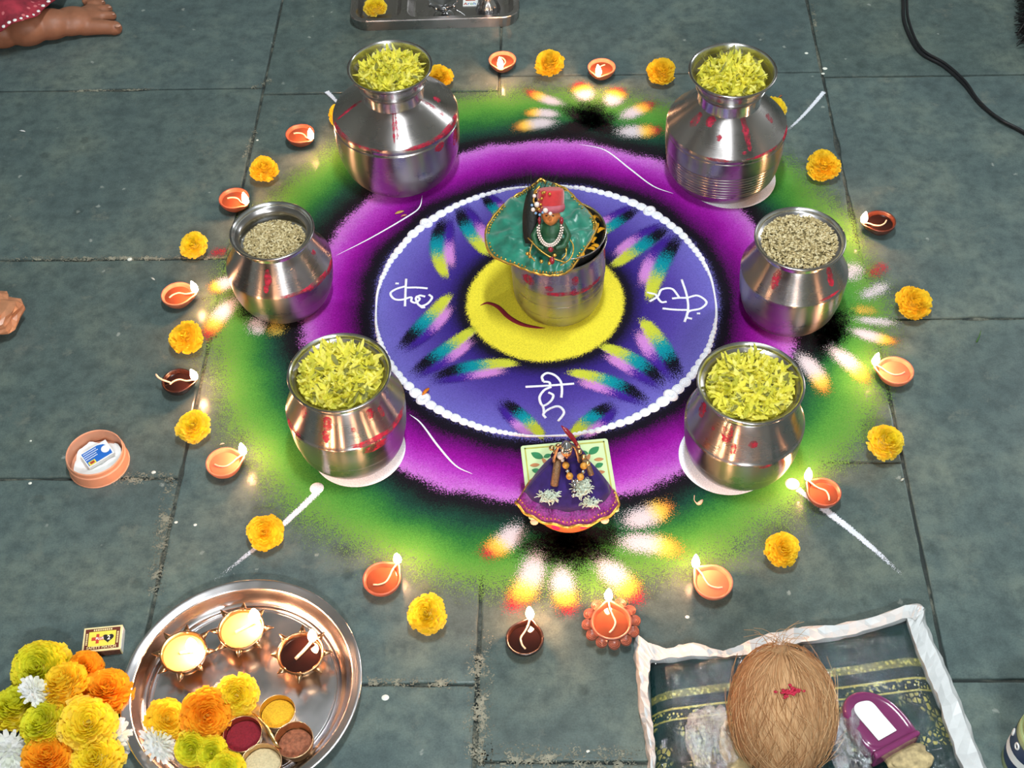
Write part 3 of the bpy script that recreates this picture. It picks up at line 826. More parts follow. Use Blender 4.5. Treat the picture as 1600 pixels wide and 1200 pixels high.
# ------------------------------------------------------------------ marigolds and chrysanthemums
def flower_mesh(seed, R, palette, n=210, dome=.75, curl=.5, long=1.0, white=False):
    Q = random.Random(seed); m = MB()
    gold = pi * (3 - math.sqrt(5))
    core = tuple(x * .95 for x in lin(palette[-1])[:3]) + (1,)
    m.ball((0, 0, R * .22 * dome), (R * .78, R * .78, R * .52 * dome), 14, 8, None, core)
    sect = [Q.uniform(-.12, .12) for _ in range(9)]
    for i in range(n):
        t = (i + .5) / n; a = i * gold + Q.uniform(-.2, .2)
        el = pi / 2 * (1 - t ** .62 * 1.18)             # elevation on the dome, outermost droop below
        lump = 1 + sect[int((a % (2 * pi)) / (2 * pi) * 9) % 9] * t + .07 * sin(3 * a + seed)
        base = Vector((cos(a) * cos(el) * R * .52, sin(a) * cos(el) * R * .52, R * .24 * dome + max(-.1, sin(el)) * R * .50 * dome))
        d = Vector((cos(a) * cos(el * .9), sin(a) * cos(el * .9), max(-.12, sin(el * .9)) * .85)).normalized()
        L = R * .50 * lump * long * Q.uniform(.85, 1.12) * (.62 + .38 * t); w = R * (.125 if white else .15) * Q.uniform(.8, 1.2)
        s = Vector((-sin(a), cos(a), 0)); s = (s + Vector((0, 0, Q.uniform(-.5, .5)))).normalized()
        up = s.cross(d)
        if up.z < 0: up = -up
        cc = Q.random() ** 1.3
        k = min(len(palette) - 1, int((t * .6 + cc * .4) * len(palette)))
        c = lin(palette[k]); f = Q.uniform(.9, 1.08); c = (c[0] * f, c[1] * f, c[2] * f, 1)
        rows = []
        for j in range(4):
            u = j / 3
            p = base + d * (L * u) + up * (curl * L * .35 * (u * u) * Q.uniform(.5, 1.2)) * (1 if not white else -.35)
            ww = w * (.45, .85, 1.05, .78)[j] if not white else w * (.5, .8, .85, .5)[j]
            ruf = up * (w * .35 * Q.uniform(-1, 1)) if j == 3 else Vector((0, 0, 0))
            rows.append([p - s * ww, p + up * (-w * .22 if not white else w * .1) + ruf, p + s * ww])
        m.strip(rows, c)
    return m.mesh('petals', M['petal'])
Y1 = [(255, 226, 60), (255, 226, 64), (255, 216, 56), (255, 220, 70)]
Y2 = [(250, 234, 60), (255, 234, 70), (255, 228, 80), (255, 232, 110)]
YG = [(232, 232, 62), (240, 234, 58), (252, 234, 62), (255, 234, 80)]
O1 = [(255, 196, 48), (255, 190, 44), (255, 184, 48), (255, 200, 66)]
W1 = [(236, 240, 228), (244, 246, 240), (250, 250, 250), (252, 252, 252)]
FM = {'y': [flower_mesh(20 + i, 1.0, Y1) for i in range(4)], 'l': [flower_mesh(40 + i, 1.0, Y2) for i in range(3)],
      'g': [flower_mesh(60 + i, 1.0, YG, 280, .8) for i in range(3)], 'o': [flower_mesh(80 + i, 1.0, O1, 250, .8) for i in range(3)],
      'w': [flower_mesh(90 + i, 1.0, W1, 80, .55, .4, 1.15, True) for i in range(3)]}
cal = MB(); cal.lathe([(.02, -.16), (.12, -.14), (.30, .0), (.36, .12), (.30, .16)], 14); cal.tube([(0, 0, -.14), (.05, 0, -.34), (.1, .03, -.5)], .05, 6)
CAL = cal.mesh('calyx', M['leaf'])
_fc = {}
def flower(kind, uv, R, label, group, z=None, tilt=0.0, az=0.0, squash=1.0, cat='flower', dz=0.0):
    name = 'chrysanthemum' if kind == 'w' else 'marigold'
    z0 = (.0185 * R / .024 if z is None else z)
    c = PX(uv[0], uv[1], z0)
    if z is None and math.hypot(c.x, c.y) < .60: z0 += .0012
    i = _fc.get(kind, 0); _fc[kind] = i + 1
    root = empty(name, (c.x, c.y, z0 - R * .30 * cos(tilt)))
    root.rotation_mode = 'ZYX'; root.rotation_euler = (tilt * cos(az), tilt * sin(az), random.uniform(0, 6.28))
    root.scale = (R, R, R * squash)
    tag(root, label, cat, group)
    link('petals', FM[kind][i % len(FM[kind])], root); link('calyx', CAL, root)
    return root
GM = 'marigolds set between the clay lamps'
for uv, R, k, lab in (
    ((687, 118), .0245, 'y', 'yellow marigold touching the far left tall pot, on its right'), ((533, 178), .024, 'y', 'orange yellow marigold mostly hidden behind the far left tall pot'),
    ((859, 97), .0285, 'y', 'yellow marigold between the two far clay lamps'), ((1033, 109), .0275, 'y', 'yellow marigold just left of the far ribbed pot'),
    ((1208, 168), .024, 'l', 'yellow marigold mostly hidden behind the ribbed far pot'), ((1287, 256), .0285, 'y', 'yellow marigold to the right of the far ribbed pot'),
    ((1427, 471), .0285, 'y', 'yellow marigold at the far right of the ring, on a stone joint'), ((1382, 688), .0275, 'l', 'tall oval yellow marigold right of the near right pot'),
    ((1221, 856), .0245, 'y', 'round yellow marigold in front of the near right pot'), ((669, 957), .0275, 'l', 'pale yellow marigold with a green sepal, right of the steel thali'),
    ((414, 829), .0260, 'y', 'yellow marigold on the white powder line at the near left'), ((302, 664), .0255, 'l', 'yellow marigold between the black lamp and the plain orange lamp'),
    ((291, 525), .0265, 'y', 'yellow marigold between the black lamp and the lamp with the bent wick'), ((303, 381), .0235, 'l', 'yellow marigold on a joint left of the left wheat pot'),
    ((412, 263), .0255, 'y', 'yellow marigold between the two reddish lamps on the left')):
    flower(k, uv, R, lab, GM, z=.0185 * R / .024 + .006, tilt=random.uniform(.25, .5), az=random.uniform(-.5, .5), squash=1.2)

# ------------------------------------------------------------------ more helpers for single pieces
def remesh(o, vox, it=6):
    m = o.modifiers.new('remesh', 'REMESH'); m.mode = 'VOXEL'; m.voxel_size = vox; m.use_smooth_shade = True
    s = o.modifiers.new('smooth', 'SMOOTH'); s.factor = .5; s.iterations = it
    return o
def text_part(body, size, mat, parent, loc, rot=(0, 0, 0), name='lettering', ext=.00015, spacing=1.0, bold=.0):
    cu = bpy.data.curves.new(name, 'FONT'); cu.body = body; cu.size = size; cu.extrude = ext; cu.align_x = 'CENTER'; cu.align_y = 'CENTER'
    cu.space_character = spacing; cu.offset = bold
    t = bpy.data.objects.new(name, cu); C.objects.link(t)
    bpy.context.view_layer.update()
    me = bpy.data.meshes.new_from_object(t.evaluated_get(bpy.context.evaluated_depsgraph_get()))
    C.objects.unlink(t); bpy.data.objects.remove(t)
    me.materials.clear(); me.materials.append(mat)
    o = link(name, me, parent, loc); o.rotation_euler = rot
    return o
def plate(m, pts, z0, z1):
    """prism with outline pts"""
    n = len(pts)
    m.add([(p[0], p[1], z0) for p in pts] + [(p[0], p[1], z1) for p in pts],
          [tuple(range(n))[::-1], tuple(range(n, 2 * n))] + [(i, (i + 1) % n, n + (i + 1) % n, n + i) for i in range(n)])
def rrect(w, h, r, n=6, cx=0, cy=0):
    out = []
    for sx, sy, a0 in ((1, 1, 0), (-1, 1, pi / 2), (-1, -1, pi), (1, -1, 1.5 * pi)):
        for i in range(n + 1):
            a = a0 + pi / 2 * i / n
            out.append((cx + sx * (w / 2 - r) + r * cos(a), cy + sy * (h / 2 - r) + r * sin(a)))
    return out

M['green_cloth'] = simple('sea_green_satin', (26, 118, 96), .35, 0, .35, 60, .4, .6, sheen=.4)
M['green_dark'] = simple('green_bodice', (30, 78, 48), .5, 0, .3, 120, .4)
M['red_felt'] = simple('red_turban_cloth', (190, 40, 44), .8, 0, .1, 200, .2, sheen=.5)
M['pink_felt'] = simple('rose_band', (176, 92, 104), .8, 0, .1, 200, .2)
M['face'] = simple('copper_gold_face', (226, 146, 84), .3, .25, .15, 150)
M['pearl'] = simple('pearl', (232, 216, 206), .25, 0, .05, 200, 0, .7)
M['ruby'] = simple('ruby_bead', (140, 22, 40), .25, 0, .1, 200, 0, .7)
M['sapphire'] = simple('pale_blue_gem', (120, 160, 200), .15, 0, .1, 200, 0, .8)
M['black_net'] = simple('black_net', (16, 24, 22), .55, 0, .4, 500, .3)
M['purple_cloth'] = simple('purple_velvet', (44, 22, 92), .8, 0, .3, 80, .4, .3, sheen=.12)
M['purple_hem'] = simple('purple_hem_brocade', (128, 34, 120), .5, .1, .6, 420, .5)
M['tassel'] = simple('white_thread_tassel', (206, 216, 198), .85, 0, .15, 300, .4)
M['brocade'] = simple('gold_brocade_strap', (128, 98, 70), .4, .4, .5, 600, .6)
M['wood_bead'] = simple('amber_bead', (206, 146, 56), .4, .1, .3, 300, .3)
M['brass_dark'] = steel_mat('dark_brass', (.36, .24, .15, 1), .3, .1)
M['board'] = simple('pale_green_board', (206, 226, 170), .5, 0, .05, 60)
M['board_green'] = simple('painted_green_leaf', (40, 128, 78), .5)
M['board_orange'] = simple('painted_orange_leaf', (196, 130, 80), .5)
M['board_edge'] = simple('gold_line', (196, 190, 96), .4, .3)
M['terra_pot'] = simple('copper_clay_bowl', (196, 110, 66), .42, 0, .12, 70, .1)
M['pink'] = simple('pink_stain', (214, 30, 100), .7)

# ------------------------------------------------------------------ central pot, inner bowl, idol in green
GH = .1445; gc = PX(872, 370, GH)
gp = empty('steel_container', (gc.x, gc.y, LZ + .0005)); tag(gp, 'straight sided steel container on the yellow disc, holding the idol in green', 'pot')
R_ = .0755
gprof = dense([(R_ * .70, 0), (R_ * .76, .0008), (R_ * .84, .006), (R_ * .93, .022), (R_ * .955, .034), (R_ * .95, .0355), (R_ * .962, .037), (R_ * .975, .060), (R_ * .97, .0615), (R_ * .978, .063), (R_ * .98, .084), (R_ * .975, .0855), (R_ * .985, .087), (R_ * .97, .11), (R_ * .95, .128), (R_ * .965, .139), (R_ * 1.0, GH - .002), (R_ * 1.008, GH), (R_ * .99, GH + .0006), (R_ * .96, GH - .003), (R_ * .93, .12), (R_ * .92, .06), (.0001, .055)], 3)
m = MB(); m.lathe([(.0001, 0)] + gprof, 96); m.build('body', M['steel'], gp)
for i, (d, z0, z1, w) in enumerate(((-72, .124, .106, .006), (-74, .10, .085, .005), (-104, .108, .098, .006), (-90, .096, .088, .024), (-62, .094, .086, .02), (-10, .13, .105, .006), (-132, .118, .098, .010), (-40, .094, .087, .012))):
    smear(gp, gprof[:gprof.index(min(gprof, key=lambda t: abs(t[1] - GH)))], radians(d), z0, z1, w, seed=300 + i)
ib = empty('steel_bowl', (gc.x + .0125, gc.y + .003, GH - .005)); ib.rotation_euler = (radians(3), radians(1), 0)
tag(ib, 'steel bowl nested inside the central container under the green cloth', 'bowl')
m = MB(); rr = .061
m.lathe(dense([(.0001, -.032), (rr * .6, -.03), (rr * .88, -.012), (rr * .95, .008), (rr, .0165), (rr * 1.02, .018), (rr * .99, .0186), (rr * .93, .008), (rr * .85, -.011), (rr * .58, -.027), (.0001, -.029)], 3), 80); m.build('bowl_shell', M['steel_inner'], ib)
# strewn orange petals between bowl and cloth
Rq = random.Random(5)
for i in range(9):
    a = radians(-62 + i * 11); p = Vector((gc.x + .011 + .050 * cos(a), gc.y + .004 + .050 * sin(a), GH + .003 + Rq.uniform(0, .004)))
    mm = MB(); d = Rq.random() * 6.28
    mm.strip([[p + Vector((cos(d) * .014 * t - sin(d) * w * s, sin(d) * .014 * t + cos(d) * w * s, .004 * sin(t * 3))) for s in (-1, 0, 1)] for t, w in ((0, .001), (.35, .003), (.7, .0036), (1, .002))], lin((250, 176, 30)))
    o = mm.build('marigold_petal', M['loose_petal']); tag(o, 'loose orange petal lying beside the green cloth in the central container', 'petal', 'petals beside the green cloth')

idol = empty('idol_figurine', (0, 0, 0)); tag(idol, 'small seated idol figurine in green robe and red turban on the central container', 'figurine')
outl = [(845, 282), (880, 293), (903, 314), (929, 345), (928, 366), (908, 398), (889, 423), (868, 430), (838, 427), (808, 416), (768, 398), (759, 365), (770, 340), (794, 314), (819, 298)]
oz = [.163, .163, .160, .158, .156, .152, .150, .150, .150, .150, .150, .152, .156, .160, .163]
ring = smooth_path([PX(u, v, z) for (u, v), z in zip(outl, oz)] + [PX(845, 282, .163)], 6)[:-1]
cc = PX(857, 372, .172); rows = []
for t in [k_ / 16 for k_ in range(17)]:
    row = []
    for i, p in enumerate(ring + ring[:1]):
        q = cc.lerp(p, t); a = 2 * pi * (i % len(ring)) / len(ring)
        q.z += (.0035 * sin(7 * a + 1) + .003 * sin(13 * a)) * t * (1 - t * .55) + .006 * sin(pi * t) + (abs(mnoise.noise(q * 48)) - .2) * .016 * (1 if t < .95 else .15)
        row.append(q)
    rows.append(row)
m = MB(); m.strip(rows); sk = m.build('skirt', M['green_cloth'], idol, label='wide green satin skirt with gold edging')
sol = sk.modifiers.new('thick', 'SOLIDIFY'); sol.thickness = .0008
m = MB()
n = len(ring)
m.tube([ring[i] + Vector((0, 0, .001 * sin(i * 2.1))) for i in range(n)], .0022, 6, closed=True)
m.build('gold_trim', M['gold'], sk)
m = MB()
for i in range(0, n):
    m.ball(ring[i].lerp(cc, .05) + Vector((0, 0, .002)), .0017, 6, 4)
m.build('gold_beading', M['gold'], sk)
fig = empty('figure', PX(862, 404, .162), 0, idol); fig.rotation_euler = (radians(-32), radians(-4), radians(-8))
m = MB()
m.ball((0, .004, .018), (.026, .020, .016), 16, 10); m.ball((0, .004, .040), (.017, .013, .022), 16, 10)
for s in (-1, 1): m.tube([(s * .016, .003, .052), (s * .026, -.004, .036), (s * .020, -.016, .022), (s * .008, -.02, .02)], [.006, .0055, .005, .004], 8)
o = m.build('robe', M['green_dark'], fig); remesh(o, .0016, 3)
m = MB(); m.ball((0, -.003, .066), (.0125, .0125, .0145), 18, 12); m.ball((0, -.0155, .064), (.0025, .0035, .003), 8, 6)
m.tube([(0, 0, .05), (0, -.001, .06)], .006, 10)
for s in (-1, 1): m.ball((s * .0125, 0, .065), (.002, .004, .005), 8, 6)
o = m.build('head', M['face'], fig); remesh(o, .0011, 2)
m = MB()
for s in (-1, 1): m.ball((s * .0048, -.0145, .068), (.0019, .001, .001), 8, 6)
m.build('eyes', M['black_hair'], fig)
m = MB(); m.lathe(dense([(.0155, .074), (.0185, .077), (.0200, .084), (.0205, .098), (.0195, .1035), (.0165, .1055), (.008, .1065), (.0001, .1068)], 3), 32, (0, .002, 0)); tb = m.build('turban', M['red_felt'], fig)
m = MB(); m.lathe([(.0155, .072), (.0195, .072), (.0215, .077), (.0205, .083), (.018, .082)], 32, (0, .002, 0)); m.build('turban_band', M['pink_felt'], tb)
m = MB()
for i in range(26):
    a = Rq.uniform(-2.7, -1.4); zz = Rq.uniform(.070, .106); r = .0205 + Rq.uniform(0, .005)
    m.ball((r * cos(a) - .002, .002 + r * sin(a), zz), Rq.uniform(.0012, .0024), 7, 5)
m.tube([(-.018, -.014, .076), (-.024, -.012, .09), (-.022, -.010, .104), (-.014, -.014, .112)], .0016, 6)
m.build('crest', M['gold'], tb)
m = MB()
for (x, y, z, r) in ((-.018, -.020, .086, .0042), (-.022, -.016, .098, .003), (-.024, -.018, .078, .0034), (-.005, -.0245, .078, .004), (.002, -.023, .073, .003)): m.ball((x, y, z), r, 10, 7)
m.build('crest_stone', M['pearl'], tb)
m = MB()
for (x, y, z) in ((-.020, -.020, .073), (-.014, -.022, .071), (-.009, -.024, .075), (-.026, -.015, .084)): m.ball((x, y, z), .0022, 8, 6)
m.build('blue_stone', M['sapphire'], tb)
for k, (w, dz) in enumerate(((.019, .0), (.0165, .003))):
    m = MB()
    for i in range(23):
        t = i / 22; a = -pi * t
        m.ball((w * cos(a), -.012 - .012 * sin(pi * t), .050 + dz - .026 * sin(pi * t)), .0016, 7, 5)
    m.build('pearl_necklace', M['pearl'], fig)
for cen, r3 in (((.002, -.027, .020), (.0042, .0042, .0042)), ((.004, -.030, .004), (.004, .003, .006)), ((.017, -.01, .06), (.003, .003, .006)), ((-.016, -.010, .06), (.0025, .003, .006))):
    m = MB(); m.ball(cen, r3, 10, 8); m.build('ruby_bead', M['ruby'], fig)
for pts in ([(-.034, -.01, .034), (-.014, -.024, .018), (.004, -.03, .008), (.024, -.026, .0)], [(-.026, -.012, .03), (-.030, -.02, .012), (-.022, -.026, .002)], [(.026, -.004, .034), (.034, -.008, .02), (.030, -.016, .004), (.016, -.026, -.004)], [(.022, -.01, .03), (.024, -.018, .012), (.018, -.024, .004)]):
    m = MB(); m.tube(smooth_path(pts, 5), .0011, 6); m.build('gold_chain', M['gold'], fig)
m = MB()
for (x, y, z) in ((-.030, -.022, .008), (-.034, -.02, .012), (.008, -.031, .012), (-.012, -.028, .002), (.0, -.03, .0)): m.ball((x, y, z), .003, 8, 6)
m.build('gold_bauble', M['gold'], fig)
# black feather fan with fine bristles beside the turban
m = MB(); base = Vector((-.028, .004, .022))
rows = []
for i in range(9):
    t = i / 8; w = .014 * math.sqrt(sin(pi * min(.93, .12 + t * .82)))
    c = base + Vector((-.004 + .004 * t, .006 * t, .080 * t))
    rows.append([c + Vector((-w, .002, 0)), c + Vector((0, -.002, 0)), c + Vector((w, .002, 0))])
m.strip(rows); f = m.build('feather_fan', M['black_net'], fig); f.modifiers.new('thick', 'SOLIDIFY').thickness = .0012
m = MB()
for i in range(34):
    x = Rq.uniform(-.024, .034); b0 = base + Vector((x * .45, .006, .07)); L = Rq.uniform(.022, .042)
    m.tube([b0, b0 + Vector((x * .5, .006, L * .5)), b0 + Vector((x * .75, .014, L))], [.0004, .0003, .0001], 3)
o = m.build('bristles', M['black_hair'], fig); tag(o, kind='stuff')
m = MB(); m.tube(smooth_path([PX(838, 286, .1655), PX(845, 280, .168), PX(853, 285, .1655)], 5), .0024, 6); m.build('gold_bow', M['gold'], sk)

# ------------------------------------------------------------------ near idol in purple on a board over a clay bowl
BZ = .076; bc = PX(889, 750, BZ)
cb = empty('clay_bowl', (bc.x, bc.y, LZ + .0012)); tag(cb, 'glowing terracotta bowl under the painted square board at the near edge', 'bowl')
m = MB(); m.lathe(dense([(.0001, 0), (.026, 0), (.034, .002), (.052, .020), (.0595, .044), (.058, .064), (.060, .070), (.0615, BZ - .003), (.0590, BZ - .001), (.056, .066), (.054, .045), (.044, .02), (.0001, .010)], 3), 64); m.build('bowl_shell', M['terra_pot'], cb)
cbp = dense([(.034, .002), (.052, .020), (.0595, .044), (.058, .064)], 5)
for i, (d, z0, z1, w) in enumerate(((-112, .044, .030, .006), (-70, .044, .034, .008), (-48, .046, .036, .006))): smear(cb, cbp, radians(d), z0, z1, w, 'pink_stain', seed=400 + i, mat='pink')
bd = empty('painted_board', (bc.x, bc.y, LZ + .0012 + BZ)); bd.rotation_euler = (0, 0, radians(3)); tag(bd, 'square pale green board with painted leaf pattern under the purple idol', 'board')
m = MB(); plate(m, rrect(.124, .124, .004), 0, .004); o = m.build('slab', M['board'], bd, False); bevel(o, .0006)
for i in range(4):
    mm = MB(); a = i * pi / 2; mm.box((0, .056, .0044), (.114, .002, .0008)); o = mm.build('border_line', M['board_edge'], bd, False); o.rotation_euler[2] = a
def leafshape(L, W, n=10):
    return [(L * (i / n - .5), W * sin(pi * i / n) ** .8) for i in range(n + 1)] + [(L * (.5 - i / n), -W * sin(pi * i / n) ** .8) for i in range(1, n)]
for s in (-1, 1):
    for (x, y, L, W, rot, mt) in ((.040, .042, .020, .0052, 35, 'board_green'), (.026, .040, .012, .0034, -20, 'board_green'), (.045, .026, .014, .003, 0, 'board_orange'), (.044, .016, .013, .004, 20, 'board_green'), (.044, .004, .014, .003, 0, 'board_orange'), (.044, -.008, .012, .004, -30, 'board_green'), (.030, .030, .016, .003, 60, 'board_orange'), (.026, .010, .014, .004, -50, 'board_green'), (.012, .044, .014, .003, 10, 'board_orange'), (.048, -.026, .014, .004, 20, 'board_green'), (.036, -.040, .016, .004, 45, 'board_orange')):
        mm = MB(); plate(mm, leafshape(L, W), 0, .0007); o = mm.build('painted_leaf', M[mt], bd, False, loc=(s * x, y, .004)); o.rotation_euler[2] = radians(rot if s > 0 else 180 - rot)

idol2 = empty('idol_figurine', (0, 0, 0)); tag(idol2, 'small idol figurine in purple skirt with amber beads and white tassels', 'figurine')
top_ring = [(872, 718), (880, 722), (888, 724), (897, 722), (906, 717), (905, 708), (897, 703), (888, 702), (879, 703), (873, 708)]
hem = [(806, 786), (828, 806), (866, 820), (905, 822), (942, 811), (966, 790), (955, 764), (930, 744), (888, 735), (840, 744)]
hz = [.088, .087, .082, .082, .087, .089, .090, .088, .088, .086]
tops = smooth_path([PX(u, v, .135) for u, v in top_ring + top_ring[:1]], 6)[:-1]
# far side of the skirt rests on the board, near side hangs over its front edge
hems = smooth_path([PX(u, v, z) for (u, v), z in zip(hem + hem[:1], hz + hz[:1])], 6)[:-1]
n = min(len(tops), len(hems)); rows = []
for t in [i / 10 for i in range(11)]:
    row = []
    for i in range(n + 1):
        k = i % n; a = 2 * pi * k / n
        q = tops[k].lerp(hems[k], t); q.z += .010 * sin(pi * t) * (1 if t < .9 else .6) + .0028 * sin(11 * a) * t * t
        row.append(q)
    rows.append(row)
m = MB(); m.strip(rows[:9]); sk2 = m.build('skirt', M['purple_cloth'], idol2, label='wide dark purple velvet skirt'); sk2.modifiers.new('thick', 'SOLIDIFY').thickness = .0008
m = MB(); m.strip(rows[8:]); o = m.build('hem_band', M['purple_hem'], sk2); o.modifiers.new('thick', 'SOLIDIFY').thickness = .0009
m = MB(); m.tube(rows[10][:n], .0024, 6, closed=True); m.build('gold_trim', M['gold'], sk2)
m = MB(); e = rows[10][:n]
for i in range(0, n, 1): m.ball(rows[9][i].lerp(rows[10][i], .35) + Vector((0, 0, .0014)), .0013, 6, 4)
m.build('sequins', M['gold'], sk2)
m = MB(); m.ball(PX(889, 712, .135), (.017, .013, .016), 14, 10); m.ball(PX(888, 704, .15), (.013, .010, .013), 14, 10)
for s in (-1, 1): m.tube([PX(888 + s * 14, 702, .155), PX(888 + s * 24, 712, .145), PX(888 + s * 18, 724, .138)], [.005, .0045, .004], 8)
o = m.build('torso', M['purple_cloth'], idol2); remesh(o, .0016, 3)
m = MB(); m.ball(PX(885, 705, .168), (.0075, .0075, .0095), 14, 10); m.ball(PX(885, 707, .170) + Vector((0, -.008, 0)), (.0016, .002, .002), 6, 5); m.tube([PX(886, 708, .156), PX(885, 706, .166)], .004, 8)
o = m.build('head', M['face'], idol2); remesh(o, .0009, 2)
m = MB(); p = PX(885, 700, .180); m.lathe(dense([(.0075, -.004), (.0085, 0), (.007, .004), (.0075, .006), (.005, .010), (.0026, .013), (.0001, .015)], 3), 20, p); m.build('crown', M['silver'], idol2)
m = MB(); m.tube([PX(905, 700, .17), PX(893, 682, .185), PX(884, 672, .195), PX(877, 665, .20)], [.002, .0036, .0032, .0006], 8); m.build('red_plume', M['ruby'], idol2)
m = MB()
for s in (-1, 1):
    m.tube(smooth_path([PX(885, 695, .19), PX(885 + s * 12, 698, .182), PX(885 + s * 17, 710, .168), PX(885 + s * 20, 722, .155)], 4), .0020, 7)
m.build('brass_frame', M['brass_dark'], idol2)
for (u, v, z) in ((862, 700, .165), (868, 706, .165), (872, 697, .17), (905, 706, .165), (912, 714, .16), (918, 724, .152), (866, 716, .158), (903, 697, .172)):
    m = MB(); m.ball(PX(u, v, z), Rq.uniform(.003, .0046), 9, 6); m.build('brass_ornament', M['brass'], idol2)
m = MB(); m.ball(PX(876, 712, .162), .0055, 10, 8); m.ball(PX(879, 719, .158), .0026, 8, 6); m.build('pearl', M['pearl'], idol2)
for pts, wd in (([PX(872, 718, .152), PX(869, 738, .142), PX(866, 758, .126)], .0054), ([PX(908, 712, .158), PX(918, 726, .150), PX(924, 742, .138)], .004)):
    m = MB(); m.tube(smooth_path(pts, 5), wd, 8); o = m.build('brocade_strap', M['brocade'], idol2)
for (u, v, z, ru, rv, nn) in ((860, 774, .112, 17, 12, 150), (910, 758, .122, 15, 20, 190), (922, 782, .104, 15, 11, 120)):
    m = MB()
    for i in range(nn):
        a = Rq.random() * 6.28; r = math.sqrt(Rq.random()); p = PX(u + ru * r * cos(a), v + rv * r * sin(a), z + .006 * (1 - r * r)); d = Rq.random() * 6.28
        q = Vector((cos(d), sin(d), Rq.uniform(-.2, .6))) * Rq.uniform(.004, .008)
        m.tube([p, p + q * .5 + Vector((0, 0, .001)), p + q], [.0008, .0008, .0005], 4)
    m.ball(PX(u, v, z - .004), (ru / 1150 * .8, rv / 900 * .8, .006), 10, 8)
    o = m.build('tassel', M['tassel'], idol2); tag(o, kind='stuff')
for (u, v, z) in ((884, 727, .152), (890, 744, .142), (912, 728, .152), (907, 745, .142)):
    m = MB(); m.ball(PX(u, v, z), .0050, 12, 8); m.build('amber_bead', M['wood_bead'], idol2)
for (u, v, z) in ((887, 736, .147), (911, 737, .147), (896, 752, .138), (902, 752, .138), (898, 758, .134), (897, 766, .129), (896, 774, .124)):
    m = MB(); m.ball(PX(u, v, z), .0030, 10, 7); m.build('silver_bead', M['silver'], idol2)
for (u, v) in ((835, 815), (945, 813)):
    m = MB(); m.ball(PX(u, v, .066), (.006, .005, .005), 10, 8); m.build('pink_bead', M['cream_plastic'], idol2)

# ------------------------------------------------------------------ steel thali with lamps, powder cups and flowers
TC = Vector((-.4290, -.6725, .0002)); TR = .156
th = empty('thali', TC); tag(th, 'round steel thali with raised rim at the near left', 'plate')
m = MB(); m.lathe(dense([(.0001, .001), (.120, .001), (.126, .0016), (.134, .006), (.141, .018), (.1435, .0215), (.147, .0225), (.1535, .0240), (.156, .0236), (.1562, .0226), (.153, .0222), (.1455, .0205), (.140, .012), (.132, .001), (.126, .0), (.0001, .0)], 3), 128); m.build('dish', M['thali_steel'], th)
for r in (.1225, .1195):
    m = MB(); m.tube([(r * cos(a), r * sin(a), .0011) for a in [2 * pi * i / 96 for i in range(96)]], .0005, 5, closed=True); m.build('groove_ring', M['thali_steel'], th)
TZ = TC.z + .0012
def star_lamp(uv, label, mat, content, fl, fh, fr, seed):
    Q = random.Random(seed); H = .031; R = .030
    c = PX(uv[0], uv[1], TZ + H * .9)
    root = empty('brass_lamp', (c.x, c.y, TZ), Q.random() * 6); tag(root, label, 'oil lamp', 'star rimmed brass lamps on the thali')
    m = MB(); m.lathe(dense([(.0001, 0), (.017, 0), (.018, .0015), (.014, .004), (.0125, .007), (.020, .011), (.028, .020), (R, .028), (R + .0012, H), (R - .001, H + .0005), (R - .003, .028), (.024, .021), (.0001, .018)], 3), 48); m.build('bowl', M[mat], root)
    for k in range(8):
        a = 2 * pi * k / 8; L = Q.uniform(.011, .015)
        mm = MB(); mm.tube([(0, 0, 0), (L * .4, 0, .0012), (L, 0, .0035)], [.0062, .0040, .0006], 7)
        mm.v = [(x, y, z * .55 + .001) for x, y, z in mm.v]
        o = mm.build('star_point', M[mat], root, loc=((R - .001) * cos(a), (R - .001) * sin(a), H - .004)); o.rotation_euler[2] = a
    zo = .0265; m = MB(); nn = 32
    rows = [(.0001, zo + (.0015 if content == 'wax' else 0)), (.012, zo + (.0012 if content == 'wax' else 0)), (.024, zo), (R - .0022, zo - .0004)]
    m.lathe(rows, nn); m.f = [q[::-1] for q in m.f]; m.build('ghee' if content == 'wax' else 'oil', M[content], root)
    root.rotation_euler = (0, 0, 0)
    fp = PX(fl[0], fl[1], TZ + H + .008)
    lx, ly = fp.x - c.x, fp.y - c.y
    m = MB(); m.tube(smooth_path([(-lx * .4, -ly * .4, zo + .002), (lx * .3, ly * .3, zo + .0025), (lx, ly, H + .0015)], 5), .0022, 7); m.build('wick', M['wick'], root)
    flame_mesh(fh, fr, (.002, .001)).build('flame', M['flame'], root, loc=(lx, ly, H + .0018))
    return root
star_lamp((287, 1020), 'brass lamp full of pale melted ghee, leftmost on the thali', 'copper_brass', 'wax', (300, 1012), .030, .0075, 1)
star_lamp((377, 984), 'brass lamp full of pale melted ghee, middle one of three on the thali', 'copper_brass', 'wax', (398, 966), .030, .0075, 2)
star_lamp((470, 1022), 'dark brass lamp with brown oil, rightmost on the thali', 'copper_brass', 'oil_dark', (488, 996), .026, .006, 3)

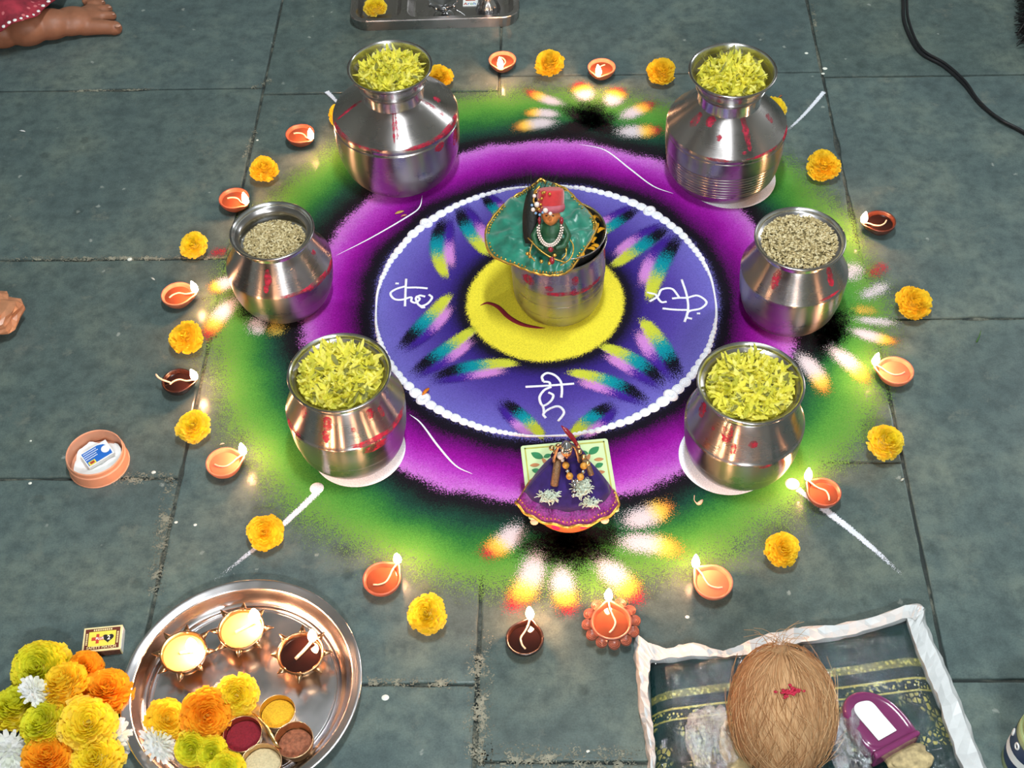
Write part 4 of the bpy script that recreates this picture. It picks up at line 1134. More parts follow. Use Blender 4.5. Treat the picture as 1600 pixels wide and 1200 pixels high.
kh = empty('powder_holder', TC + Vector((0, 0, .0012))); tag(kh, 'brass holder of four small cups with red and yellow powders on the thali', 'cup holder')
M['turmeric'] = simple('turmeric_powder', (232, 178, 40), .95, 0, .2, 500, .7)
M['pale_powder'] = simple('pale_rice_powder', (206, 190, 150), .95, 0, .15, 400, .5)
M['brown_paste'] = simple('brown_paste', (150, 92, 66), .9, 0, .4, 200, .6)
M['cup_brass'] = steel_mat('cup_brass', (.62, .42, .24, 1), .28, .1)
for (u, v, mt, lab, r) in ((433, 1112, 'turmeric', 'cup of yellow turmeric', .0232), (379, 1147, 'kumkum_dark', 'cup of dark red kumkum', .0245), (459, 1156, 'brown_paste', 'cup with a little brown paste', .0245), (408, 1192, 'pale_powder', 'cup of pale powder', .0255)):
    c = PX(u, v, TZ + .023) - kh.location
    m = MB(); m.lathe(dense([(.0001, 0), (r * .72, 0), (r * .86, .004), (r * .98, .014), (r, .023), (r * 1.01, .0236), (r * .97, .0236), (r * .95, .014), (r * .82, .005), (.0001, .003)], 3), 40); cup = m.build('cup', M['cup_brass'], kh, loc=(c.x, c.y, 0), label=lab)
    m = MB(); zz = .009 if mt == 'brown_paste' else .014; rr_ = r * (.88 if zz < .01 else .93)
    Q = random.Random(u); rows = []
    pf = [(.0001, zz + .003), (rr_ * .4, zz + .0024), (rr_ * .75, zz + .0008), (rr_, zz - .0012)]
    m.lathe(pf, 28, fn=lambda t, a, z: (a, z + mnoise.noise(Vector((a * cos(t) * 160, a * sin(t) * 160, u))) * .0016)); m.f = [q[::-1] for q in m.f]
    m.build('powder', M[mt], cup)
m = MB()
hp = [PX(398, 1116, .030), PX(408, 1126, .037), PX(420, 1142, .040), PX(430, 1160, .036), PX(436, 1168, .026)]
hp = smooth_path([p - kh.location for p in hp], 5); rows = []
for i, p in enumerate(hp):
    rows.append([p + Vector((-.0035, .0018, 0)), p + Vector((.0035, -.0018, 0))])
m.strip(rows); o = m.build('handle', M['brass'], kh); o.modifiers.new('thick', 'SOLIDIFY').thickness = .0012

GT = 'flowers lying on the thali'
flower('y', (257, 1122), .028, 'yellow marigold at the left inner edge of the thali', GT, .036, .5, 1.0)
flower('o', (318, 1112), .034, 'large orange marigold at the centre of the thali flowers', GT, .040, .7, .6)
flower('l', (370, 1080), .028, 'pale yellow marigold behind the cup of red kumkum', GT, .038, .6, .2)
flower('g', (300, 1165), .023, 'small greenish yellow marigold standing on edge near the white flower on the thali', GT, .030, .6, 0)
flower('g', (330, 1174), .022, 'small greenish yellow marigold next to the red kumkum cup', GT, .028, .5, .3)
flower('g', (352, 1200), .024, 'greenish yellow marigold cut by the lower edge, on the thali', GT, .028, .3, .3)
flower('w', (244, 1162), .025, 'white chrysanthemum on the left rim of the thali', GT, .034, .8, 2.0)
GP = 'flowers heaped on the floor at the near left'
flower('g', (64, 1042), .040, 'large yellow green marigold at the top of the floor heap', GP, .030, .25, 0)
flower('o', (130, 1044), .026, 'small orange marigold nearest the yellow matchbox', GP, .022, .2, 1)
flower('o', (164, 1080), .034, 'large orange marigold at the right of the floor heap', GP, .030, .2, 2)
flower('g', (24, 1110), .036, 'yellow green marigold at the left edge of the floor heap', GP, .030, .3, 3)
flower('y', (102, 1070), .033, 'yellow marigold lying high in the middle of the floor heap', GP, .056, .3, 4)
flower('g', (72, 1130), .034, 'yellow green marigold in the centre of the floor heap', GP, .048, .2, 5)
flower('l', (134, 1128), .036, 'wide yellow marigold tilted towards the thali in the floor heap', GP, .054, .35, 1)
flower('o', (72, 1184), .033, 'deep orange marigold at the bottom of the floor heap', GP, .040, .2, 2)
flower('l', (150, 1184), .034, 'round yellow marigold at the bottom right of the floor heap', GP, .034, .15, 0)
flower('w', (52, 1080), .022, 'white chrysanthemum lying on top of the floor heap', GP, .066, .7, 2)
flower('w', (178, 1152), .025, 'white chrysanthemum between the floor heap and the thali', GP, .026, .8, 1)
flower('w', (14, 1172), .028, 'white chrysanthemum at the lower left corner of the floor heap', GP, .028, .9, .4)

# ------------------------------------------------------------------ matchboxes and round box
M['yellow_card'] = simple('yellow_matchbox_print', (226, 212, 78), .6, 0, .06, 100)
M['brown_card'] = simple('brown_print', (96, 36, 20), .6, 0, .1, 100)
M['cream_card'] = simple('cream_card', (226, 214, 160), .7, 0, .08, 100)
M['red_card'] = simple('red_print', (176, 60, 36), .6)
M['black_card'] = simple('black_print', (20, 18, 18), .6)
M['white_card'] = simple('white_print', (236, 238, 236), .6, 0, .04, 100)
M['blue_card'] = simple('blue_print', (22, 100, 190), .5, 0, .08, 60)
M['striker'] = simple('striker_strip', (92, 62, 48), .95, 0, .3, 400, .6)
a_, b_, d_ = PX(132, 982, .014), PX(192, 976, .014), PX(127, 1020, .014)
mx = empty('matchbox', (0, 0, .0002)); ctr = (b_ + d_) / 2; ex = (b_ - a_); mw = ex.length; mh = (d_ - a_).length
mx.location = (ctr.x, ctr.y, .0002); mx.rotation_euler[2] = math.atan2(ex.y, ex.x)
tag(mx, 'yellow and brown safety matchbox lying beside the floor heap of marigolds', 'matchbox')
m = MB(); m.box((0, 0, .007), (mw, mh, .014)); o = m.build('sleeve', M['cream_card'], mx, False); bevel(o, .0005)
m = MB(); m.box((mw / 2 + .0002, 0, .007), (.0006, mh * .9, .0115)); m.build('drawer_end', M['white_card'], mx, False)
m = MB(); m.box((0, -mh / 2 - .0002, .007), (mw * .96, .0005, .0115)); m.build('striker', M['striker'], mx, False)
for nm, w, h, mt, z in (('print_frame', .90, .86, 'brown_card', .01402), ('print_field', .70, .60, 'yellow_card', .01432)):
    m = MB(); m.box((0, 0, z), (mw * w, mh * h, .0004)); m.build(nm, M[mt], mx, False)
text_part('SAFETY MATCH', .0056, M['cream_card'], mx, (0, -mh * .36, .0143), bold=.0001)
for (x0, y0, dx, dy, k) in ((-mw * .22, mh * .365, mw * .055, 0, 9), (mw * .40, -mh * .2, 0, mh * .07, 7), (-mw * .40, -mh * .2, 0, mh * .07, 7)):
    m = MB()                                    # worn lettering, no longer readable
    for i in range(k): m.box((x0 + dx * i, y0 + dy * i, .0143), (mw * .036 if dx else .0022, .0024 if dx else mh * .045, .0003))
    m.build('worn_print', M['cream_card'], mx, False)
hs_ = [(.0075 * (16 * sin(t) ** 3) / 16, .0072 * (13 * cos(t) - 5 * cos(2 * t) - 2 * cos(3 * t) - cos(4 * t)) / 16) for t in [2 * pi * i / 32 for i in range(32)]]
m = MB(); plate(m, [(x + .008, y) for x, y in hs_][::-1], .0145, .0148); m.build('heart_print', M['black_card'], mx, False)
m = MB(); m.box((-.006, 0, .01465), (.004, .014, .0003)); m.box((-.006, 0, .01466), (.016, .005, .0003)); m.build('cross_print', M['red_card'], mx, False)
text_part('PLUS', .0050, M['white_card'], mx, (-.003, 0, .0149), bold=.0001); text_part('2', .0085, M['white_card'], mx, (.009, 0, .0150), bold=.0001)

rb_c = PX(147.5, 707, .028); rbx = empty('round_box', (rb_c.x, rb_c.y, .0002)); tag(rbx, 'open round peach plastic box on a floor joint, holding white scraps and a blue card', 'box')
R0 = .0438
m = MB(); m.lathe(dense([(.0001, 0), (R0 * .95, 0), (R0 * .99, .001), (R0, .004), (R0, .018), (R0 * .995, .0195), (R0 * .965, .0205), (R0 * .962, .0215), (R0 * .965, .0275), (R0 * .95, .0285), (R0 * .925, .0275), (R0 * .915, .006), (R0 * .88, .003), (.0001, .003)], 3), 64); m.build('shell', M['tan_plastic'], rbx)
m = MB(); Q = random.Random(9); rows = []
for i in range(14):
    rows.append([((i / 13 - .5) * .066 + .0, (j / 13 - .5) * .066, .008 + .006 * mnoise.noise(Vector((i * .35, j * .35, 2))) + .0025 * Q.random()) for j in range(14)])
rows = [[(x * min(1, .037 / max(.001, math.hypot(x, y))), y * min(1, .037 / max(.001, math.hypot(x, y))), z) for x, y, z in r] for r in rows]
m.strip(rows); o = m.build('tissue', M['white_card'], None); o.location = rbx.location; tag(o, 'crumpled white tissue inside the round peach box', 'tissue')
cd = empty('blue_card', (0, 0, 0)); p0, p1, p2 = PX(126, 713, .016), PX(166, 689, .018), PX(140, 734, .013)
c0 = (p1 + p2) / 2; ex = p1 - p0; cd.location = (c0.x, c0.y, .0172); cd.rotation_euler = (radians(5), radians(-3), math.atan2(ex.y, ex.x)); W_, H_ = ex.length, (p2 - p0).length
tag(cd, 'blue and white matchbox lying inside the round peach box', 'matchbox')
m = MB(); m.box((0, 0, 0), (W_, H_, .006)); bevel(m.build('card', M['white_card'], cd, False), .0004)
m = MB(); plate(m, [(-W_ * .46, -H_ * .44), (W_ * .44, -H_ * .44), (W_ * .46, H_ * .05), (W_ * .34, H_ * .32), (W_ * .16, H_ * .44), (-W_ * .46, H_ * .44)], .003, .0033); m.build('blue_print', M['blue_card'], cd, False)
m = MB(); plate(m, [(W_ * .32 + .0065 * cos(t), -H_ * .02 + .0065 * sin(t)) for t in [2 * pi * i / 24 for i in range(24)]], .0033, .0036); m.build('round_seal', M['white_card'], cd, False)
m = MB(); m.box((-W_ * .30, -H_ * .33, .00345), (.011, .007, .0003)); m.build('yellow_patch', M['yellow_card'], cd, False)
m = MB(); m.box((-W_ * .33, -H_ * .33, .0037), (.004, .004, .0002)); m.box((-W_ * .25, -H_ * .33, .0037), (.003, .004, .0002)); m.build('red_patch', M['red_card'], cd, False)
for i, (x0, x1) in enumerate(((-.40, .05), (-.42, .10), (-.42, -.02), (-.42, .02))):
    m = MB()
    x = x0
    while x < x1: m.box((W_ * x, H_ * (.34 - i * .13), .0034), (W_ * .035, .0014, .0002)); x += .05
    m.build('print_line', M['white_card'], cd, False)

# ------------------------------------------------------------------ compartment tray with small vessels at the top edge
tw, tdp = .338, .27; t0 = PX(681, 30, .026)
ty = empty('compartment_tray', (t0.x, t0.y + tdp / 2, .0002), radians(-1.5)); tag(ty, 'steel compartment tray at the top edge of the picture', 'tray')
wells = [(-tw / 2 + .012 + .045, 0, .090, tdp - .022, .022), (-tw / 2 + .114 + (tw - .126) / 2, 0, tw - .126, tdp - .022, .022)]
bm = bmesh.new()
def loop(pts, z):
    vs = [bm.verts.new((x, y, z)) for x, y in pts]; return vs
def bridge(a, b):
    for i in range(len(a)):
        j = (i + 1) % len(a); bm.faces.new((a[i], a[j], b[j], b[i]))
zt = .026
o0 = loop(rrect(tw - .010, tdp - .010, .030), .0); o1 = loop(rrect(tw, tdp, .034), zt - .002); o2 = loop(rrect(tw - .002, tdp - .002, .033), zt); o3 = loop(rrect(tw - .006, tdp - .006, .031), zt - .0012)
bridge(o0, o1); bridge(o1, o2); bridge(o2, o3)
holes = []
for (cx, cy, w, h, r) in wells:
    a = loop(rrect(w, h, r, 6, cx, cy), zt - .0012); b = loop(rrect(w - .005, h - .005, r - .003, 6, cx, cy), zt - .004); c = loop(rrect(w - .020, h - .020, r - .006, 6, cx, cy), .006); d = loop(rrect(w - .028, h - .028, r - .009, 6, cx, cy), .004)
    bridge(a, b); bridge(b, c); bridge(c, d); bm.faces.new(d); holes.append(a)
from mathutils.geometry import tessellate_polygon
allv = o3 + [v for h in holes for v in h]
for tri in tessellate_polygon([[v.co.copy() for v in L] for L in [o3] + [h[::-1] for h in holes]]):
    flat_ = o3 + [v for h in holes for v in h[::-1]]
    try: bm.faces.new([flat_[i] for i in tri])
    except ValueError: pass
bmesh.ops.recalc_face_normals(bm, faces=bm.faces)
me = bpy.data.meshes.new('tray_shell'); bm.to_mesh(me); bm.free(); me.materials.append(M['steel']); me.polygons.foreach_set('use_smooth', [False] * len(me.polygons))
link('tray_shell', me, ty)
flower('l', (586, 10), .024, 'yellow marigold lying in the steel compartment tray', GM, .022, .15, 0)
sl = empty('silver_lamp', PX(694, 26, .0045)); tag(sl, 'small dark silver footed lamp bowl in the compartment tray', 'lamp')
M['dark_silver'] = steel_mat('dark_silver', (.42, .42, .43, 1), .2, .1)
m = MB(); m.lathe(dense([(.0001, 0), (.020, 0), (.0215, .002), (.018, .006), (.007, .011), (.0065, .015), (.012, .019), (.021, .026), (.0275, .036), (.0285, .040), (.0275, .0405), (.025, .036), (.0001, .026)], 3), 40); m.build('bowl', M['dark_silver'], sl)
for k in range(9):
    a = 2 * pi * k / 9; mm = MB(); mm.ball((.0275 * cos(a), .0275 * sin(a), .035), (.0035, .0035, .005), 8, 6); mm.build('petal_edge', M['dark_silver'], sl)
m = MB(); m.tube(smooth_path([(.024, -.004, .018), (.034, -.008, .014), (.044, -.014, .008)], 4), .0012, 6); m.build('chain', M['dark_silver'], sl)
sv = empty('silver_pot', PX(763, 20, .0045)); tag(sv, 'small squat silver pot with fluted base in the compartment tray', 'pot')
m = MB(); m.lathe(dense([(.0001, 0), (.021, 0), (.0235, .004), (.0235, .012), (.0195, .024), (.013, .036), (.012, .042), (.016, .050), (.0165, .053), (.013, .052), (.010, .044), (.0001, .040)], 3), 48, fn=lambda t, r, z: (r * (1 + .045 * cos(10 * t) * (1 if .004 < z < .03 else 0)), z)); m.build('body', M['dark_silver'], sv)
lb = empty('paper_label', PX(735, 6, .0052)); tag(lb, 'white paper packet with coloured letters in the compartment tray', 'label'); lb.rotation_euler[2] = radians(-2)
m = MB(); m.box((0, .006, 0), (.030, .028, .001)); m.build('paper', M['white_card'], lb, False)
M['letter_blue'] = simple('blue_letter', (60, 120, 190), .6); M['letter_green'] = simple('green_letter', (70, 140, 100), .6)
for i, (ch, mt) in enumerate((('A', 'red_card'), ('r', 'letter_blue'), ('o', 'letter_green'), ('h', 'letter_blue'))):
    text_part(ch, .011, M[mt], lb, (-.0098 + i * .0062, -.0005, .0006), bold=.0002)
m = MB(); m.box((0, .013, .0007), (.02, .006, .0004)); m.build('red_strip', M['red_card'], lb, False)

# ------------------------------------------------------------------ seated person's foot at the top left
pr = empty('person', PX(30, 40, 0)); tag(pr, 'bare brown foot of a seated person in patterned red trousers, top left', 'person')
inv = Vector(pr.location)
def F(u, v, z): return PX(u, v, z) - inv
m = MB()
def limb(pts, rad, n=14):
    m.tube(smooth_path(pts, 4), [rad[min(len(rad) - 2, i // 4)] + (rad[min(len(rad) - 1, i // 4 + 1)] - rad[min(len(rad) - 2, i // 4)]) * ((i % 4) / 4) for i in range(4 * (len(pts) - 1) + 1)], n)
m.ball(F(2, 52, .030), (.040, .030, .030), 16, 10)
m.ball(F(40, 46, .034), (.046, .032, .034), 16, 10)
m.ball(F(78, 38, .031), (.046, .034, .030), 16, 10)
m.ball(F(112, 33, .025), (.044, .038, .0245), 16, 10)
m.ball(F(138, 28, .019), (.030, .038, .0185), 16, 10)
limb([F(128, 42, .018), F(160, 42, .0165), F(180, 44, .0135)], [.018, .0155, .0135])
m.ball(F(181, 44, .0135), (.013, .014, .0135), 14, 10)
for (a, b) in (((150, 26), (175, 25)), ((144, 18), (169, 14)), ((138, 10), (158, 5)), ((130, 4), (146, -2))):
    limb([F(a[0], a[1], .018), F((a[0] + b[0]) / 2, (a[1] + b[1]) / 2, .0195), F(b[0], b[1], .0105)], [.0115, .0108, .0096]); m.ball(F(b[0], b[1], .0100), (.0096, .0096, .0096), 12, 8)
limb([F(34, 42, .040), F(22, 18, .048), F(-4, -30, .052), F(-50, -120, .06)], [.033, .031, .034, .04])
ft = m.build('foot', M['skin'], pr); remesh(ft, .0032, 6)
m = MB(); m.ball(F(184, 40, .0262), (.0065, .005, .0018), 10, 6); m.build('toenail', M['nail'], pr)
for (u, v) in ((177, 22), (171, 11), (160, 2)):
    m = MB(); m.ball(F(u, v, .0192), (.0036, .0030, .0012), 8, 5); m.build('toenail', M['nail'], pr)
def _trouser():
    q = NT('red_printed_cotton'); o = q.obj()
    vo = q.node('ShaderNodeTexVoronoi'); vo.inputs['Scale'].default_value = 55; q.l(o, vo.inputs['Vector'])
    n = q.noise(o, 40, 4)
    c = q.mix(q.rng(vo.outputs['Distance'], .16, .24, 1, 0), q.mix(q.rng(n, .35, .65), lin((168, 48, 66)), lin((120, 30, 46))), lin((206, 110, 116)))
    q.set(color=c, rough=.85); q.bump(n, .5, .004); return q.m
M['trouser'] = _trouser()
hem_px = [(106, -18, .030), (90, -4, .060), (66, 15, .084), (40, 30, .092), (14, 43, .086), (-14, 55, .064), (-40, 66, .034), (-58, 74, .006)]
hem_w = smooth_path([F(*h) for h in hem_px], 6); rows = []
for k in range(12):
    row = []
    for i, p in enumerate(hem_w):
        t = i / (len(hem_w) - 1); q = p + Vector((-.030 * k, .034 * k, .0035 * k * sin(pi * t)))
        q.z += (.006 * sin(t * 16 + k * .9) + mnoise.noise(q * 24) * .012) * sin(pi * t); q.z = max(q.z, .003); row.append(q)
    rows.append(row)
m = MB(); m.strip(rows); tr_ = m.build('trouser_leg', M['trouser'], pr); tr_.modifiers.new('thick', 'SOLIDIFY').thickness = .002
for i in range(1, len(hem_w) - 4, 2):
    mm = MB(); mm.ball(rows[0][i] + Vector((-.004, .004, .002)), (.0042, .0042, .0026), 8, 6); mm.build('hem_dot', M['white_card'], tr_)

# ------------------------------------------------------------------ cable, bristle tuft, brown bag
cab = MB(); pts = [PX(u, v, .004) for u, v in ((1408, -60), (1411, 0), (1414, 38), (1436, 80), (1474, 103), (1505, 130), (1532, 163), (1563, 187), (1600, 208), (1680, 262))]
cab.tube(smooth_path(pts, 8), .0036, 8); co = cab.build('power_cable', M['cable']); tag(co, 'black cable snaking over the floor at the top right', 'cable')
cab = MB(); pts = [PX(u, v, .0085) for u, v in ((1418, -60), (1417, 0), (1421, 36), (1440, 76), (1478, 100), (1508, 127), (1530, 158), (1562, 186), (1600, 206), (1680, 258))]
cab.tube(smooth_path(pts, 8), .0026, 8); cab.build('second_core', M['cable'], co)
tf = MB(); Q = random.Random(3)
for i in range(120):
    a = PX(1640 + Q.uniform(-10, 30), 25 + Q.uniform(-50, 50), .01 + Q.random() * .03); b = PX(1588 + Q.uniform(-4, 16), 30 + Q.uniform(-45, 42), .003 + Q.random() * .012)
    tf.tube([a, (a + b) / 2 + Vector((0, 0, .01)), b], [.0022, .0022, .0008], 4)
tf.ball(PX(1650, 20, .03), (.03, .05, .03), 12, 8)
o = tf.build('bristle_brush', M['black_hair']); tag(o, 'black bristly brush tip poking in at the top right corner', 'brush')
def film_mat(name, tint, glossy=.35, rough=.08, bs=90, bstr=.9):
    q = NT(name); q.n.remove(q.b)
    g = q.node('ShaderNodeBsdfGlossy'); g.inputs['Roughness'].default_value = rough; g.inputs['Color'].default_value = (.9, .95, 1, 1)
    t = q.node('ShaderNodeBsdfTransparent'); t.inputs[0].default_value = tint
    n = q.noise(q.obj(), bs, 4, .6); bp = q.node('ShaderNodeBump'); bp.inputs['Strength'].default_value = bstr; bp.inputs['Distance'].default_value = .006; q.l(n, bp.inputs['Height']); q.l(bp.outputs[0], g.inputs['Normal'])
    mx_ = q.node('ShaderNodeMixShader'); mx_.inputs[0].default_value = glossy
    q.l(t.outputs[0], mx_.inputs[1]); q.l(g.outputs[0], mx_.inputs[2]); q.l(mx_.outputs[0], q.out.inputs[0]); return q.m
M['film'] = film_mat('clear_plastic_film', (.97, .98, .98, 1), .09, .05, 60, 1.0)
M['bag_film'] = film_mat('clear_crinkled_bag', (.92, .95, .97, 1), .3, .06, 140)
M['brown_bag'] = simple('brown_plastic_bag', (172, 120, 88), .22, 0, .25, 40, .3, .7)
def crumple(c, r, seed, amp=.35, n=26, mm_=18, fl=0.0, sc=1.0):
    m = MB(); m.ball((0, 0, 0), r, n, mm_)
    out = []
    for x, y, z in m.v:
        v = Vector((x, y, z)); d = v.length or 1e-6; u = Vector((x / r[0], y / r[1], z / r[2]))
        k = 1 + amp * (mnoise.noise(u * 1.6 * sc + Vector((seed, 0, 0))) + .6 * abs(mnoise.noise(u * 4 * sc + Vector((0, seed, 0)))) - .25)
        out.append((v.x * k, v.y * k, max(v.z * k, -r[2] * (1 - fl))))
    m.v = [(x + c.x, y + c.y, z + c.z) for x, y, z in out]
    return m
c = PX(-22, 492, .03); m = crumple(c, (.052, .050, .030), 4, .4, fl=.0); o = m.build('plastic_bag', M['brown_bag'], None, False); o.data.transform(Matrix.Identity(4)); tag(o, 'crumpled brownish plastic bag at the left edge', 'bag')

# ------------------------------------------------------------------ saree packet with coconut, purple bottle and pouches
pk = empty('saree_packet', (0, 0, 0)); tag(pk, 'clear plastic packet with dark green and gold saree, white edged, at near right', 'packet')
def sari():
    q = NT('green_gold_brocade'); u, v = uvsock(q)
    cu = q.node('ShaderNodeCombineXYZ'); q.l(q.math('MULTIPLY', u, 1.3), cu.inputs[0]); q.l(v, cu.inputs[1])
    base = q.mix(q.rng(q.noise(cu.outputs[0], 6, 3), .35, .65), lin((8, 34, 36)), lin((16, 56, 56)))
    gold = q.mix(q.rng(q.noise(cu.outputs[0], 60, 2), .35, .65), lin((150, 144, 70)), lin((196, 190, 104)))
    def band(a, b): return q.math('MULTIPLY', q.rng(v, a, a + .004), q.rng(v, b, b + .004, 1, 0))
    vo = q.node('ShaderNodeTexVoronoi'); vo.inputs['Scale'].default_value = 70; q.l(cu.outputs[0], vo.inputs['Vector'])
    ck = q.rng(vo.outputs['Distance'], .30, .36, 1, 0)
    b1 = q.math('MULTIPLY', band(.145, .175), q.rng(vo.outputs['Distance'], .34, .42, 1, .35))
    b2 = q.math('ADD', band(.215, .222), band(.258, .264)); b3 = q.math('MULTIPLY', band(.222, .258), ck)
    v2 = q.node('ShaderNodeTexVoronoi'); v2.inputs['Scale'].default_value = 52; v2.feature = 'DISTANCE_TO_EDGE'; q.l(cu.outputs[0], v2.inputs['Vector'])
    br = q.math('MULTIPLY', q.math('MULTIPLY', q.rng(v2.outputs['Distance'], .10, .2), band(.27, .45)), q.rng(q.noise(cu.outputs[0], 7, 2), .47, .56))
    f = q.math('ADD', q.math('ADD', b1, b2), q.math('ADD', b3, br), clamp=True)
    f = q.math('MULTIPLY', f, .9)
    q.set(color=q.mix(f, base, gold), rough=q.rng(f, 0, 1, .85, .4), metal=q.math('MULTIPLY', f, .5), spec=.15)
    q.bump(q.noise(cu.outputs[0], 120, 3), .25, .001); return q.m
M['sari'] = sari()
q00, q10, q11, q01 = PX(1016, 1030, .022), PX(1424, 962, .022), PX(1610, 1440, .022), PX(1036, 1440, .022)
def grid(n, zf, uvs=True, ins=0):
    m = MB(); rows = []; k = 0
    for i in range(n + 1):
        v = i / n; row = []
        for j in range(n + 1):
            u = j / n; p = (q00 * (1 - u) + q10 * u) * (1 - v) + (q01 * (1 - u) + q11 * u) * v
            p = p.copy(); p.z = zf(u, v, p); row.append(p); m.uv[k] = (u, v); k += 1
        rows.append(row)
    m.strip(rows); m.f = [f[::-1] for f in m.f]; return m
def zc(u, v, p):
    e = min(1, min(u, 1 - u, v, 1 - v) * 14); return .006 + .016 * math.sqrt(e) + mnoise.noise(p * 14) * .0025
grid(44, zc).build('saree_cloth', M['sari'], pk, label='folded dark green saree with gold brocade bands')
def zfm(u, v, p):
    e = min(1, min(u, 1 - u, v, 1 - v) * 14)
    return .0085 + .017 * math.sqrt(e) + abs(mnoise.noise(p * 16 + Vector((3, 1, 0)))) * .008 + abs(mnoise.noise(p * 40)) * .003
fm = grid(70, zfm); fm.uv = {}; fm.build('clear_film', M['film'], pk, False)
M['white_plastic'] = simple('milky_plastic_edge', (204, 207, 208), .35, 0, .06, 50, .3, .5)
def edge_strip(outer, inner, name='white_edge', hgt=.011):
    A = smooth_path([PX(u, v, .004) for u, v in outer], 5); B = smooth_path([PX(u, v, .020) for u, v in inner], 5); n = min(len(A), len(B)); rows = []
    for i in range(n):
        a, b = A[i], B[i]; rows.append([Vector((a.x, a.y, .0006)), a.lerp(b, .08) + Vector((0, 0, hgt * .5)), a.lerp(b, .3) + Vector((0, 0, hgt + .002 * sin(i * 1.3))), a.lerp(b, .62) + Vector((0, 0, hgt * .62 + .002 * sin(i * 2.2))), b + Vector((0, 0, .006)), b + Vector((0, 0, -.006))])
    rows = [[p + Vector((mnoise.noise(p * 70) * .003, mnoise.noise(p * 70 + Vector((5, 0, 0))) * .003, mnoise.noise(p * 90) * .004 if 0 < k < 5 else 0)) for k, p in enumerate(r)] for r in rows]
    m = MB(); m.strip(rows); o = m.build(name, M['white_plastic'], pk, False); o.modifiers.new('thick', 'SOLIDIFY').thickness = .001; return o
edge_strip([(992, 990), (1010, 1004), (1040, 1016), (1075, 1006), (1115, 1016), (1138, 1018), (1180, 998), (1240, 983), (1300, 978), (1360, 966), (1424, 944), (1446, 952)],
           [(1018, 1034), (1030, 1034), (1050, 1032), (1080, 1028), (1115, 1030), (1140, 1030), (1182, 1022), (1240, 1008), (1300, 1000), (1360, 986), (1416, 968), (1428, 972)])
edge_strip([(992, 990), (992, 1020), (996, 1060), (1000, 1110), (1008, 1150), (1014, 1200), (1022, 1300), (1026, 1420)], [(1020, 1030), (1014, 1040), (1012, 1070), (1014, 1110), (1020, 1150), (1024, 1200), (1034, 1300), (1040, 1420)])
edge_strip([(1446, 952), (1452, 985), (1478, 1040), (1502, 1100), (1542, 1200), (1580, 1290), (1640, 1440)], [(1416, 968), (1430, 1010), (1450, 1060), (1470, 1110), (1502, 1200), (1540, 1300), (1600, 1440)])
# coconut
cc_ = PX(1231, 1128, .107); cr = (.0625, .0625, .084)
cn = empty('coconut', (cc_.x, cc_.y - .030, .030)); cn.rotation_euler = (radians(-34), 0, radians(3)); tag(cn, 'brown hairy coconut with a red mark, standing on the saree packet', 'coconut')
def husk():
    q = NT('coconut_husk'); o = q.obj(); s = q.node('ShaderNodeSeparateXYZ'); q.l(o, s.inputs[0])
    an = q.math('ARCTAN2', s.outputs[1], s.outputs[0]); cu = q.node('ShaderNodeCombineXYZ'); q.l(q.math('MULTIPLY', an, 18.0), cu.inputs[0]); q.l(q.math('MULTIPLY', s.outputs[2], 26.0), cu.inputs[2])
    n = q.noise(cu.outputs[0], 1.6, 5, .7); n2 = q.noise(o, 28, 4)
    c = q.ramp(n, [(.3, lin((158, 112, 72))), (.5, lin((192, 148, 104))), (.68, lin((216, 178, 134)))])
    q.set(color=q.mix(q.rng(n2, .5, .75, 0, .6), c, lin((168, 112, 68))), rough=.85); q.bump(n, .6, .003); return q.m
M['husk'] = husk()
m = MB(); m.ball((0, 0, .083), cr, 40, 26)
m.v = [(x * (1 + .05 * cos(3 * math.atan2(y, x))) * (1 - .12 * max(0, (z - .083) / .083) ** 3) + mnoise.noise(Vector((x, y, z)) * 40) * .002, y * (1 + .05 * cos(3 * math.atan2(y, x))) + mnoise.noise(Vector((x, y, z + 1)) * 40) * .002, z) for x, y, z in m.v]
m.build('husk', M['husk'], cn)
M['fibre'] = tinted('coconut_fibre', .85)
m = MB(); Q = random.Random(12)
def on_nut(a, z, k=1.0):
    zz = (z - .083) / cr[2]; r = cr[0] * math.sqrt(max(0, 1 - zz * zz)) * k; return Vector((r * cos(a), r * sin(a), .083 + (z - .083) * (k if k > 1 else 1)))
for i in range(650):
    a = Q.uniform(0, 2 * pi); z0 = Q.uniform(.03, .163); L = Q.uniform(.02, .06); da = Q.uniform(-.5, .5); pts = []
    stray = Q.random() < .10
    for k in range(5):
        t = k / 4; z = min(.1655, max(.01, z0 + L * (t - .5))); pts.append(on_nut(a + da * t, z, 1.035 + (.16 * t * t if stray else .015 * sin(pi * t)) + .012 * Q.random()))
    m.tube(pts, [.0003] * 5, 3, False, col=lin(Q.choice([(196, 150, 104), (176, 128, 84), (220, 180, 134), (160, 112, 72)])))
for i in range(26):
    a = Q.uniform(0, 6.28); b0 = Vector((.012 * cos(a), .012 * sin(a), .165)); d = Vector((Q.uniform(-.04, .04), Q.uniform(-.01, .03), Q.uniform(.0, .02)))
    m.tube(smooth_path([b0, b0 + d * .5 + Vector((Q.uniform(-.008, .008), Q.uniform(-.008, .008), .008)), b0 + d], 3), .0003, 3, False, col=lin((176, 140, 100)))
o = m.build('fibres', M['fibre'], cn); tag(o, kind='stuff')
